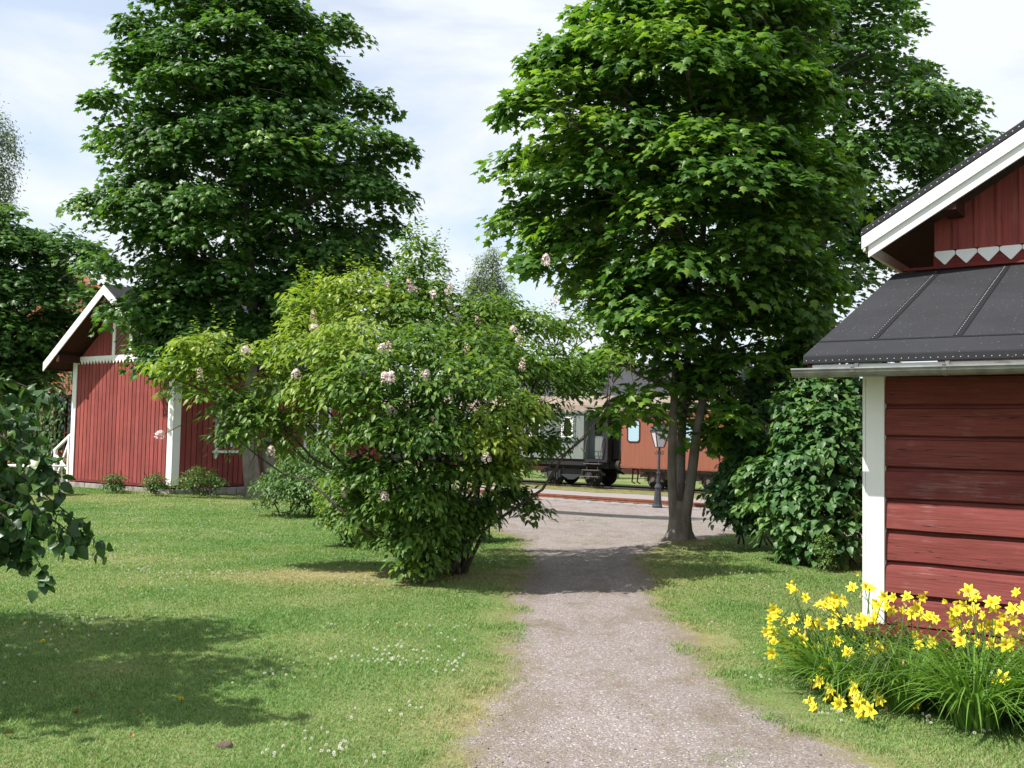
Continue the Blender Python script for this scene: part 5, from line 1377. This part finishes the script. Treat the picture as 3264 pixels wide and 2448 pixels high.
for sx, sy in ((1, 1), (1, -1), (-1, -1), (-1, 1)): mb.bar((sx * wb_, sy * wb_, zb_), (sx * wt_, sy * wt_, zt_), 0.032)
for s in (-1, 1): mb.bar((-wt_, s * wt_, zt_), (wt_, s * wt_, zt_), 0.035); mb.bar((s * wt_, -wt_, zt_), (s * wt_, wt_, zt_), 0.035)
lf = mb.build('lantern_frame', M['dark_iron'], la)
for (ax_, ay_), (bx_, by_) in (((-1, -1), (1, -1)), ((1, -1), (1, 1)), ((1, 1), (-1, 1)), ((-1, 1), (-1, -1))):
    i, o = 0.93, 0.93
    MB().prism([(ax_ * wb_ * i, ay_ * wb_ * i, zb_ + 0.002), (bx_ * wb_ * i, by_ * wb_ * i, zb_ + 0.002), (bx_ * wt_ * o, by_ * wt_ * o, zt_ - 0.02), (ax_ * wt_ * o, ay_ * wt_ * o, zt_ - 0.02)], None, (-(ax_ + bx_) * 0.002, -(ay_ + by_) * 0.002, 0)).build('lantern_pane', M['frosted'], lf)
mb = MB(); mb.tube_rings([[(sx * w, sy * w, z) for sx, sy in ((1, 1), (-1, 1), (-1, -1), (1, -1))] for w, z in ((0.32, zt_ + 0.02), (0.31, zt_ + 0.05), (0.14, zt_ + 0.20), (0.13, zt_ + 0.27), (0.05, zt_ + 0.33))]); mb.lathe((0, 0, zt_ + 0.33), [(0.03, 0), (0.05, 0.05), (0.02, 0.12)], 8)
mb.build('lantern_cap', M['dark_iron'], la)

# ------------------------------------------------------------------ garden table, chair, bicycle
tb = empty('garden_table', (-11.75, 24.1, 0), -0.35); tag(tb, 'long white garden table on thin legs beside the barn', 'table')
pts = rrect(-0.72, 0.72, -0.42, 0.42, 0, 0.18); mb = MB(); mb.prism([(p[0], p[2], 0.70) for p in pts], None, (0, 0, 0.035)); mb.build('tabletop', M['plastic'], tb, bevel=0.008)
for sx in (-0.55, 0.55):
    for sy in (-0.3, 0.3): MB().tube([(sx, sy, 0.70), (sx * 1.1, sy * 1.1, 0.0)], [0.022, 0.018], 8).build('leg', M['plastic'], tb)
ch = empty('garden_chair', (-12.75, 23.7, 0), 0.9); tag(ch, 'white plastic garden armchair behind the apple branches', 'chair')
MB().box(-0.26, 0.26, -0.25, 0.25, 0.40, 0.435).build('seat', M['plastic'], ch, bevel=0.012)
mb = MB(); n = 9
for k in range(n):
    a = -0.95 + 1.9 * k / (n - 1); mb.bar((0.27 * math.sin(a), 0.06 + 0.20 * math.cos(a), 0.44), (0.31 * math.sin(a), 0.14 + 0.24 * math.cos(a), 0.84 - 0.05 * abs(a)), 0.045, 0.015)
mb.tube([(0.32 * math.sin(a), 0.145 + 0.24 * math.cos(a), 0.85 - 0.05 * abs(a)) for a in np.linspace(-1.1, 1.1, 12)], 0.025, 6); mb.build('backrest', M['plastic'], ch)
for s in (-1, 1):
    MB().tube([(s * 0.29, 0.22, 0.72), (s * 0.31, 0.0, 0.66), (s * 0.30, -0.24, 0.64)], 0.025, 6).build('armrest', M['plastic'], ch)
    MB().tube([(s * 0.30, -0.24, 0.64), (s * 0.29, -0.27, 0.0)], 0.024, 6).build('leg', M['plastic'], ch); MB().tube([(s * 0.24, 0.2, 0.41), (s * 0.28, 0.30, 0.0)], 0.024, 6).build('leg', M['plastic'], ch)

bp = onground(2372, 1692); bc = empty('bicycle', (bp[0] + 0.36, bp[1], bp[2])); tag(bc, 'bicycle parked behind the dark bush with only one wheel showing', 'bicycle')


def ring_tube(mb, c, R, rr, n=32):
    mb.tube([(c[0] + R * math.cos(6.2832 * k / n), c[1], c[2] + R * math.sin(6.2832 * k / n)) for k in range(n + 1)], rr, 6, cap=False); return mb


for x in (0.0, 1.05):
    w = ring_tube(MB(), (x, 0, 0.345), 0.325, 0.02).build('wheel', M['black_iron'], bc)
    mb = MB()
    for k in range(16): mb.tube([(x, 0, 0.345), (x + 0.31 * math.cos(k * 0.3927), 0, 0.345 + 0.31 * math.sin(k * 0.3927))], 0.0025, 4)
    mb.tube([(x, -0.04, 0.345), (x, 0.04, 0.345)], 0.025, 8); mb.build('spokes', M['metal'], w)
mb = MB()
for a, b in (((0, 0, .345), (.17, 0, .88)), ((.15, 0, .80), (.62, 0, .78)), ((.13, 0, .70), (.55, 0, .32)), ((.62, 0, .86), (.55, 0, .30)), ((.55, 0, .3), (1.05, 0, .345)), ((.62, 0, .76), (1.05, 0, .345))): mb.tube([a, b], 0.017, 7)
mb.build('bicycle_frame', M['dark_iron'], bc)
MB().tube([(.32, -0.27, .98), (.2, -0.22, 1.0), (.17, 0, .98), (.2, .22, 1.0), (.32, .27, .98)], 0.012, 6).tube([(.17, 0, .86), (.17, 0, .98)], 0.014, 6).build('handlebar', M['metal'], bc)
MB().prism([(.48, -0.02, .92), (.55, -0.09, .93), (.78, -0.09, .94), (.78, .09, .94), (.55, .09, .93), (.48, .02, .92)], None, (0, 0, 0.05)).tube([(.62, 0, .84), (.64, 0, .92)], 0.014, 6).build('saddle', M['black_iron'], bc)
MB().tube([(.55, -0.14, .2), (.55, -0.05, .3), (.55, .05, .3), (.55, .14, .4)], 0.01, 6).build('pedal_crank', M['metal'], bc)
#PART3

# ------------------------------------------------------------------ day lilies along the near shed
r = np.random.default_rng(401)


def lily_mesh(seed, L=0.062, openness=1.0):
    r = np.random.default_rng(seed); V = []; Fc = []; ti = []
    for k in range(6):
        a = k * math.pi / 3 + r.normal() * 0.06; w = (0.0135 if k % 2 else 0.0185) * (0.5 + 0.5 * openness); ln = L * r.uniform(0.93, 1.07)
        prof = []
        for s in np.linspace(0, 1, 6):
            rr = (0.004 + 0.012 * s + openness * 0.058 * s ** 2.2) * ln / 0.086; h = ln * (0.95 * s - openness * 0.42 * s ** 3.2)
            ww = w * math.sin(math.pi * min(0.12 + 0.80 * s, 1.0)) ** 0.8 if s < 0.99 else 0.001
            prof.append((rr, h, ww, s))
        b = len(V); ca, sa = math.cos(a), math.sin(a)
        for rr, h, ww, s in prof:
            for e in (-1, 0, 1):
                q = rr + (0.006 * openness if e else 0) * s
                V.append((q * ca - e * ww * sa, q * sa + e * ww * ca, h)); ti.append(s * 0.8 + 0.2 * (e != 0))
        for i in range(5):
            for e in range(2):
                p = b + i * 3 + e; Fc.append((p, p + 1, p + 4, p + 3))
    return np_mesh('flower', np.array(V), np.array(Fc), np.array(ti), True)


FM = [lily_mesh(i, 0.062 + 0.003 * (i % 3), o) for i, o in enumerate((1.0, 0.85, 0.95, 0.7, 1.05))] + [lily_mesh(20, 0.052, 0.12), lily_mesh(21, 0.058, 0.3)]
for me in FM: me.materials.append(M['lily'])
M['wilted'] = petal('wilted_petal', (0.50, 0.30, 0.14), (0.66, 0.45, 0.24), 0.2)
WM = [lily_mesh(31, 0.05, 0.10), lily_mesh(32, 0.055, 0.2)]
for me in WM: me.materials.append(M['wilted'])
plants = [(-2.25, 7.15), (-1.98, 6.72), (-1.62, 7.25), (-1.55, 6.65), (-1.12, 7.0), (-0.75, 6.75), (-0.62, 7.35), (-0.25, 6.95), (0.15, 7.3), (0.25, 6.6), (0.7, 7.0), (1.2, 6.9), (-0.45, 6.5), (-1.1, 6.5), (-1.9, 7.2)]
words = ['day lily clump leaning out farthest left over the lawn', 'low day lily clump nearest the gravel path with flowers drooping to the grass', 'day lily clump right at the white corner board', 'front day lily clump just right of the lowest hanging flowers', 'day lily clump under the left end of the red planks', 'front day lily clump in the middle of the bed', 'rear day lily clump close to the planks, left of centre in the bed', 'day lily clump with many flowers before the planks at the right', 'rear day lily clump near the right edge against the planks', 'front day lily clump near the right edge with long arching leaves', 'day lily clump at the very right edge of the picture', 'day lily clump beyond the right edge along the shed', 'front day lily clump in the bed centre with few flowers', 'front day lily clump left of the bed centre behind the lowest flowers', 'rear day lily clump beside the foot of the white corner board']
flz = [(495, 370), (585, 453), (680, 485), (745, 465), (803, 467), (857, 482), (718, 512), (785, 532), (822, 572), (882, 602), (368, 545), (340, 605), (370, 580), (330, 660), (450, 620), (505, 598), (395, 695), (355, 700), (370, 757), (435, 770), (470, 790), (520, 680), (595, 635), (640, 655), (668, 625), (705, 665), (570, 742), (528, 708), (550, 832), (750, 742), (808, 715), (810, 760), (790, 640), (762, 882), (597, 908), (405, 910), (683, 795), (885, 830), (968, 600), (970, 640), (920, 372), (1012, 370), (1046, 368), (1070, 480), (1070, 605), (1145, 452), (1155, 515), (1195, 548), (1205, 452), (1305, 440), (1375, 528), (1290, 540), (1345, 570), (1415, 460), (1425, 575), (1480, 580), (1505, 605), (1265, 650), (1372, 715), (1380, 780), (1480, 772), (1060, 803), (1112, 800), (1170, 808), (1112, 832), (1028, 852), (1295, 895), (832, 948), (1165, 935), (1180, 965), (1175, 1012), (640, 1035), (775, 1030), (945, 1010), (920, 1045), (970, 1000), (865, 1075), (785, 1090), (805, 1120), (925, 1105), (750, 1140), (835, 1175), (825, 1210), (640, 1225), (980, 1185), (1010, 1170), (965, 1220), (1030, 1260), (965, 1270), (915, 1165), (1100, 1140), (1155, 1188), (1115, 1185), (1375, 1210), (1550, 1060), (1570, 1090), (1920, 1045), (1980, 1015), (1675, 410), (1750, 400), (1785, 440), (1570, 480), (1640, 495), (1660, 545), (1640, 570), (1755, 545), (1705, 520), (1780, 520), (1830, 575), (1730, 645), (1650, 625), (1655, 685), (1690, 755), (1795, 770), (1895, 780), (2015, 790), (1820, 665), (1900, 650), (1940, 635), (1960, 670), (1985, 600), (2065, 620), (2045, 530), (1935, 465), (1900, 480), (1920, 515), (2070, 410), (2130, 525), (2120, 680), (1430, 1105), (500, 690)]
for zx, zy in list(flz):
    if r.random() < (0.8 if zx < 1080 else 0.12): flz.append((zx + r.normal() * 28, zy + r.normal() * 26))
PR_ = []
for i, (t, q) in enumerate(plants):
    x, y = tq2xy(t, q); z = float(terrain(x, y)); o = empty('day_lily', (x, y, z)); tag(o, words[i], 'flower plant', 'day lilies along the shed wall')
    n = 300; a = r.uniform(0, 6.283, n); Lf = r.uniform(0.42, 0.78, n) * (0.78 if t < -1.5 else 1.0); sw = r.uniform(0.30, 1.0, n); rad0 = 0.13 * np.sqrt(r.random(n))
    # arching strap leaves, 6 segments
    K = 7; s = np.linspace(0, 1, K)
    rise = Lf[:, None] * (s[None] * (1.25 - 0.25 * sw[:, None]) - (0.35 + 0.75 * sw[:, None]) * s[None] ** 2.4 * 0.75)
    outw = rad0[:, None] + Lf[:, None] * (0.12 * s[None] + (0.25 + 0.55 * sw[:, None]) * s[None] ** 1.7)
    wid = r.uniform(0.0058, 0.010, n)[:, None] * np.clip(1.15 - s[None] ** 2.2 * 1.15, 0.03, 1)
    ca, sa = np.cos(a)[:, None], np.sin(a)[:, None]; tw = r.normal(size=n)[:, None] * 0.10 * s[None]
    cx = outw * ca - tw * sa; cy = outw * sa + tw * ca; cz = np.maximum(rise, 0.01)
    Lx = np.stack([cx + wid * sa, cy - wid * ca, cz + wid * 0.25], -1); Cx = np.stack([cx, cy, cz - wid * 0.25], -1); Rx = np.stack([cx - wid * sa, cy + wid * ca, cz + wid * 0.25], -1)
    V = np.stack([Lx, Cx, Rx], 2).reshape(n, K * 3, 3)
    q4 = np.array([(3 * k + e, 3 * k + e + 1, 3 * k + e + 4, 3 * k + e + 3) for k in range(K - 1) for e in range(2)])
    link('leaves', np_mesh('leaves', V.reshape(-1, 3), (q4[None] + (np.arange(n) * K * 3)[:, None, None]).reshape(-1, 4), np.repeat(np.clip(0.42 + r.normal(size=n) * 0.22, 0, 1), K * 3), True), M['lily_leaf'], o)
    PR_.append((t, q, np.array([x, y, z]), o))


def add_stalk(o, base, pts, rad=0.0032):
    mb = MB(); mb.tube([np.array(p) - base for p in pts], list(np.linspace(rad * 1.2, rad * 0.7, len(pts))), 5); return mb.build('flower_stalk', M['stalk'], o)


for i, (zx, zy) in enumerate(flz):
    px, py = 2300 + zx * 0.4509, 1700 + zy * 0.4509
    qf = 7.15 - max(0, zy - 720) * 0.0017 + r.uniform(-0.25, 0.25)
    p = onq(px, py, qf); t = p[0] * CT - p[1] * ST
    if zx > 1250 and zy > 1000: qf = 6.55; p = onq(px, py, qf); t = p[0] * CT - p[1] * ST
    lean = 0.35 if zx < 1000 else 0.1
    k = min(range(len(plants)), key=lambda j: (plants[j][0] - t - lean * 0.8) ** 2 + 0.8 * (plants[j][1] - qf - (0.25 if zy > 900 else 0.05)) ** 2 + r.uniform(0, 0.06))
    base = PR_[k][2]; o = PR_[k][3]
    p[2] = max(p[2], base[2] + 0.035)
    b0 = base + np.array([r.uniform(-0.08, 0.08), r.uniform(-0.08, 0.08), 0.0])
    mid = b0 * 0.5 + p * 0.5; mid[2] = b0[2] + (p[2] - b0[2]) * 0.5 + 0.10 + (0.25 if p[2] < 0.3 else 0.02)
    q1 = b0 * 0.8 + mid * 0.2; q1[2] = b0[2] + (mid[2] - b0[2]) * 0.45
    tip = p - np.array([0.0, 0.0, 0.02]); pre = mid * 0.45 + tip * 0.55; pre[2] += 0.03
    pts = smooth_axis([b0, q1, mid, pre, tip], 3)
    add_stalk(o, base, pts)
    bud = r.random() < 0.13
    me = FM[5 + (i % 2)] if bud else FM[i % 5]
    f = link('flower', me, None, o, tuple(p - base))
    # open towards the sun and outwards, away from the plant
    d = nrm(np.array([-0.55, -0.55, 0.35]) + (p - base) * np.array([0.6, 0.6, 0]) + r.normal(size=3) * np.array([0.5, 0.35, 0.35]))
    f.rotation_mode = 'QUATERNION'; f.rotation_quaternion = Vector(d).to_track_quat('Z', 'Y'); f.scale = (r.uniform(0.70, 0.94),) * 3
    f.location = Vector(p - base) - Vector(d) * 0.04
    if r.random() < 0.28:
        w_ = link('wilted_flower', WM[i % 2], None, o, tuple(p - base + r.normal(size=3) * 0.025 + np.array([0, 0, -0.03]))); w_.rotation_mode = 'QUATERNION'; w_.rotation_quaternion = Vector(nrm(r.normal(size=3) * 0.5 + np.array([0, -0.2, -1]))).to_track_quat('Z', 'Y'); w_.scale = (0.55, 0.55, 0.75); w_['label'] = 'shrivelled brownish spent bloom'
    if r.random() < 0.3:
        s2 = p + r.normal(size=3) * np.array([0.03, 0.03, 0.03]) + np.array([0, 0, 0.02]); f2 = link('flower_bud', FM[5 + (i % 2)], None, o, tuple(s2 - base)); f2.rotation_mode = 'QUATERNION'; f2.rotation_quaternion = Vector(nrm(d + r.normal(size=3) * 0.6 + np.array([0, 0, .5]))).to_track_quat('Z', 'Y'); f2.scale = (0.5,) * 3

# ------------------------------------------------------------------ grass blades
r = np.random.default_rng(501)


def barn_mask(x, y):
    t = x * CT - y * ST; q = x * ST + y * CT
    inb = (t > -26.85) & (t < -22.0) & (q > 15.85) & (q < 24)
    ins = (t > -2.25) & (q > 8.25)
    return inb | ins


def blades(n, rlo, rhi, power, tuft=False):
    u = r.random(n); e = 2 - power
    R_ = (rlo ** e + u * (rhi ** e - rlo ** e)) ** (1 / e) if abs(e) > 1e-6 else rlo * (rhi / rlo) ** u
    a = r.uniform(-0.82, 0.72, n)
    x = R_ * np.sin(a); y = R_ * np.cos(a)
    gm, sd = gravel_amt(x, y)
    pr = np.clip(1.25 - gm * 1.9 + 0.5 * wob(x, y, 6.0, 31), 0.012, 1)
    pr = np.maximum(pr, 0.30 * (wob(x, y, 3.1, 33) > 1.05))
    k = (r.random(n) < pr) & ~barn_mask(x, y); x, y, R_, sd, gm = x[k], y[k], R_[k], sd[k], gm[k]; n = len(x)
    if tuft:
        k = (gm > 0.12) & (gm < 0.74) & (wob(x, y, 4.0, 61) + 0.5 * wob(x, y, 11.0, 62) > 0.15); x, y, R_, gm = x[k], y[k], R_[k], gm[k]
        m_ = 16; jr = 0.035 * (np.maximum(R_, 5) / 5) ** 0.5
        x = np.repeat(x, m_) + r.normal(size=len(x) * m_) * np.repeat(jr, m_); y = np.repeat(y, m_) + r.normal(size=len(y) * m_) * np.repeat(jr, m_); R_ = np.repeat(R_, m_)
        gm, sd = gravel_amt(x, y); n = len(x)
    dr = dry_amt(x, y, sd); sc = (np.maximum(R_, 4.5) / 4.5) ** 0.75
    h = r.uniform(0.009, 0.024, n) * np.clip(1.0 + 0.35 * wob(x, y, 3.7, 36), 0.55, 1.9) * (1.15 - 0.35 * np.clip(dr, 0, 1)) * (1 + 0.06 * sc); w = r.uniform(0.0012, 0.0023, n) * sc
    if tuft: h = h * 1.7
    aa = r.uniform(0, 6.283, n); ln = r.uniform(0.3, 1.6, n) * h
    dx, dy = np.cos(aa), np.sin(aa); px_, py_ = -dy, dx
    z = terrain(x, y) - 0.003
    b0 = np.stack([x - px_ * w, y - py_ * w, z], -1); b1 = np.stack([x + px_ * w, y + py_ * w, z], -1)
    mx_ = x + dx * ln * 0.35; my_ = y + dy * ln * 0.35
    m0 = np.stack([mx_ - px_ * w * .8, my_ - py_ * w * .8, z + h * 0.62], -1); m1 = np.stack([mx_ + px_ * w * .8, my_ + py_ * w * .8, z + h * 0.62], -1)
    tp = np.stack([x + dx * ln, y + dy * ln, z + h], -1)
    V = np.stack([b0, b1, m1, m0, tp], 1)
    fc = np.array([(0, 1, 2), (0, 2, 3), (3, 2, 4)])
    tint = np.clip(0.14 + 0.80 * dr + r.normal(size=n) * 0.2, 0, 1)
    return V.reshape(-1, 3), (fc[None] + (np.arange(n) * 5)[:, None, None]).reshape(-1, 3), np.repeat(tint, 5)


V, Fc, ti = blades(1850000, 3.3, 34, 1.5)
V2, F2, t2 = blades(90000, 4.2, 18, 1.6, True)
Fc = np.concatenate([Fc, F2 + len(V)]); V = np.concatenate([V, V2]); ti = np.concatenate([ti, t2])
tag(link('grass', np_mesh('grass', V, Fc, ti), M['grass']), 'short mown lawn grass with dry yellow patches', 'grass', kind='stuff')

# tufts of coarser grass along the edges (path rim, house foot, tree foot)
# ------------------------------------------------------------------ loose gravel on the path
M['pebble'] = petal('loose_pebble', (0.13, 0.11, 0.105), (0.40, 0.365, 0.35), 0.0)
n = 26000; u = r.random(n); R_ = 4.3 * (15 / 4.3) ** u; a = r.uniform(-0.35, 0.5, n); x = R_ * np.sin(a); y = R_ * np.cos(a)
gm, sd = gravel_amt(x, y); k = (gm > 0.55) & (r.random(n) < np.clip(0.35 + 0.5 * wob(x, y, 2.2, 51), 0.08, 1)); x, y = x[k], y[k]; n = len(x)
oct_ = np.array([(1, 0, 0), (0, 1, 0), (-1, 0, 0), (0, -1, 0), (0, 0, 0.8), (0, 0, -0.8)], float)
of = np.array([(0, 1, 4), (1, 2, 4), (2, 3, 4), (3, 0, 4), (1, 0, 5), (2, 1, 5), (3, 2, 5), (0, 3, 5)])
sz = 0.0028 * np.exp(r.normal(size=n) * 0.45); V = oct_[None] * sz[:, None, None] * r.uniform(0.6, 1.3, (n, 6, 1)) + np.stack([x, y, terrain(x, y) + 0.007 + sz * 0.3], -1)[:, None, :]
tag(link('loose_gravel', np_mesh('loose_gravel', V.reshape(-1, 3), (of[None] + (np.arange(n) * 6)[:, None, None]).reshape(-1, 3), np.repeat(r.random(n) ** 1.6, 6)), M['pebble']), 'loose pale and dark grit lying on the gravel path', 'gravel', kind='stuff')

# ------------------------------------------------------------------ clover
n = 9000; a = r.uniform(-0.55, 0.28, n); R_ = 4.6 * (26 / 4.6) ** r.random(n); x = R_ * np.sin(a); y = R_ * np.cos(a)
gm, sd = gravel_amt(x, y)
k = (gm < 0.1) & (wob(x, y, 1.1, 41) + 0.7 * wob(x, y, 3.1, 42) + r.normal(size=n) * 0.35 > 0.78 + 0.35 * (R_ < 9.5)) & ~barn_mask(x, y)
cx, cy = list(x[k]), list(y[k])
for px, py, sp, m_ in [(1085, 2380, 45, 14), (1180, 2420, 25, 4), (960, 2330, 50, 6), (860, 2400, 30, 4), (880, 2130, 60, 14), (520, 1820, 70, 26), (440, 1700, 90, 34), (640, 1680, 60, 16), (1160, 1860, 35, 8), (2690, 2270, 50, 9), (2950, 2280, 25, 5), (3130, 2325, 15, 4), (2560, 2060, 25, 4), (370, 1640, 70, 30), (1250, 1700, 20, 4), (2270, 1990, 15, 3), (2410, 2150, 25, 5), (1240, 2260, 60, 8)]:
    for _ in range(m_):
        p = onz(px + r.normal() * sp, py + r.normal() * sp * 0.35, 0.03); cx.append(p[0]); cy.append(p[1])
cx, cy = np.array(cx), np.array(cy)
gm, sd = gravel_amt(cx, cy); k = gm < 0.45; cx, cy = cx[k], cy[k]
order = np.argsort(np.hypot(cx, cy)); cx, cy = cx[order], cy[order]
n = 46; i_ = np.arange(n) + 0.5; ph = np.arccos(1 - 1.75 * i_ / n); th = math.pi * (1 + 5 ** 0.5) * i_
dirs = np.stack([np.cos(th) * np.sin(ph), np.sin(th) * np.sin(ph), np.cos(ph)], -1)
cm = []
for s in range(3):
    rr = np.random.default_rng(600 + s)
    me = leaf_mesh('clover_flower', dirs * 0.004 + np.array([0, 0, 0.030]), np.cross(dirs, rr.normal(size=(n, 3))), dirs + rr.normal(size=(n, 3)) * 0.15, np.full(n, 0.0058), rr.random(n), T_SMALL); me.materials.append(M['clover']); cm.append(me)
NI = min(300, len(cx))
for i in range(NI):
    o = bpy.data.objects.new('clover_flower', cm[i % 3]); COL.objects.link(o)
    o.location = (cx[i], cy[i], float(terrain(cx[i], cy[i]))); o.rotation_euler = (0, 0, r.uniform(0, 6.28)); s = r.uniform(0.75, 1.2) * (1.0 + 0.03 * max(0, cy[i] - 5)); o.scale = (s, s, r.uniform(0.8, 1.15))
    tag(o, 'small round white clover head in the mown lawn', 'clover flower', 'white clover heads scattered over the lawn')
m_ = len(cx) - NI
if m_ > 0:
    o8 = dirs[::4]; P = np.repeat(np.stack([cx[NI:], cy[NI:], terrain(cx[NI:], cy[NI:]) + 0.036], -1), len(o8), 0); D = np.tile(o8, (m_, 1))
    tag(link('clover_patch', leaf_mesh('clover_patch', P, np.cross(D, r.normal(size=D.shape)), D, np.full(len(D), 0.015), r.random(len(D)), T_SMALL), M['clover']), 'far white clover heads dotting the lawn towards the barn', 'clover', kind='stuff')

# ------------------------------------------------------------------ fallen leaves, dandelions, a brownish leaf shaped like a stone
lv = [(240, 2280, 'curled tan leaf lying at the lower left of the lawn'), (45, 2355, 'broad tan leaf at the lower left corner'), (455, 2290, 'small orange leaf right of the curled tan leaf'), (395, 2150, 'brown leaf inside the apple tree shade'), (190, 2003, 'rusty leaf at the upper rim of the apple tree shade'), (80, 2000, 'dark brown leaf at the left end of the apple tree shade'), (290, 2225, 'dark curled leaf at the lower rim of the apple tree shade'), (415, 2365, 'tiny brown leaf on the lit grass'), (990, 2140, 'reddish leaf among the clover in mid lawn')]
for i, (px, py, lb) in enumerate(lv):
    p = onground(px, py); n = 1
    T = tmpl_oval(0.36, 0.5, 0.35); me = leaf_mesh('fallen_leaf', np.zeros((1, 3)), np.array([[r.normal() * .4, r.normal() * .4, 1]]), np.array([[r.normal(), r.normal(), 0.15]]), np.array([0.055 if i < 2 else 0.04]), np.array([0.5]), T)
    tag(link('fallen_leaf', me, M['dry_leaf'], None, (p[0], p[1], p[2] + 0.028)), lb, 'leaf', 'fallen leaves on the lawn')
for px, py, lb in [(577, 2247, 'yellow dandelion low on the left lawn'), (1286, 1854, 'yellow dandelion at the foot of the lilac'), (136, 2058, 'yellow dandelion in the shade of the apple tree')]:
    p = onground(px, py); nn = 60; dd = nrm(np.stack([r.normal(size=nn), r.normal(size=nn), np.abs(r.normal(size=nn)) * 0.8], -1))
    o = link('dandelion', leaf_mesh('dandelion', np.tile([[0, 0, 0.035]], (nn, 1)) + dd * 0.003, np.cross(dd, r.normal(size=(nn, 3))), dd, np.full(nn, 0.015), r.random(nn), T_SMALL), M['dandelion'], None, (p[0], p[1], p[2])); tag(o, lb, 'flower', 'dandelions in the lawn')
    MB().tube([(0, 0, -0.01), (0.002, 0, 0.036)], 0.002, 5).build('stem', M['stalk'], o)
p = onground(716, 2382); mb = MB(); nn = 10  # stands for a brownish leaf, modelled as a flat stone-shaped lump
mb.tube_rings([[(0.045 * q * math.cos(6.283 * k / nn) * (1 + .2 * math.sin(3 * k)), 0.028 * q * math.sin(6.283 * k / nn), z + 0.004 * math.cos(2.1 * k)) for k in range(nn)] for q, z in ((0.9, -0.02), (1.0, 0.008), (0.8, 0.02), (0.4, 0.025))])
M['brown_leaf'] = flat_mat('brown_leaf', (0.13, 0.095, 0.08), 0.9, 0.2, var=0.4, scale=30)
tag(mb.build('stone', M['brown_leaf'], None, smooth=True, loc=(p[0], p[1], p[2] + 0.004)), 'flat brownish leaf, shaped like a pebble, in the grass at the lower edge', 'stone')

# ------------------------------------------------------------------ far wood beyond the tracks
r = np.random.default_rng(700); bl = []
for k in range(60):
    t = -120 + k * 4.2 + r.uniform(-1, 1); x, y = tq2xy(t, 112 + r.uniform(-6, 6)); hgt = r.uniform(2.0, 4.5)
    bl.append(dict(c=np.array([x, y, hgt * 0.55 - 0.6]), r=np.array([3.2, 3.2, hgt * 0.6]), tint=0.3))
P, N, D, S, ti_ = sprays(bl, 1500, 16, 1.2, 0.5, r)
tag(link('distant_wood', leaf_mesh('distant_wood', P, N, D, S, ti_, T_SMALL), M['maple']), 'low dark wood far beyond the railway', 'wood', kind='stuff')
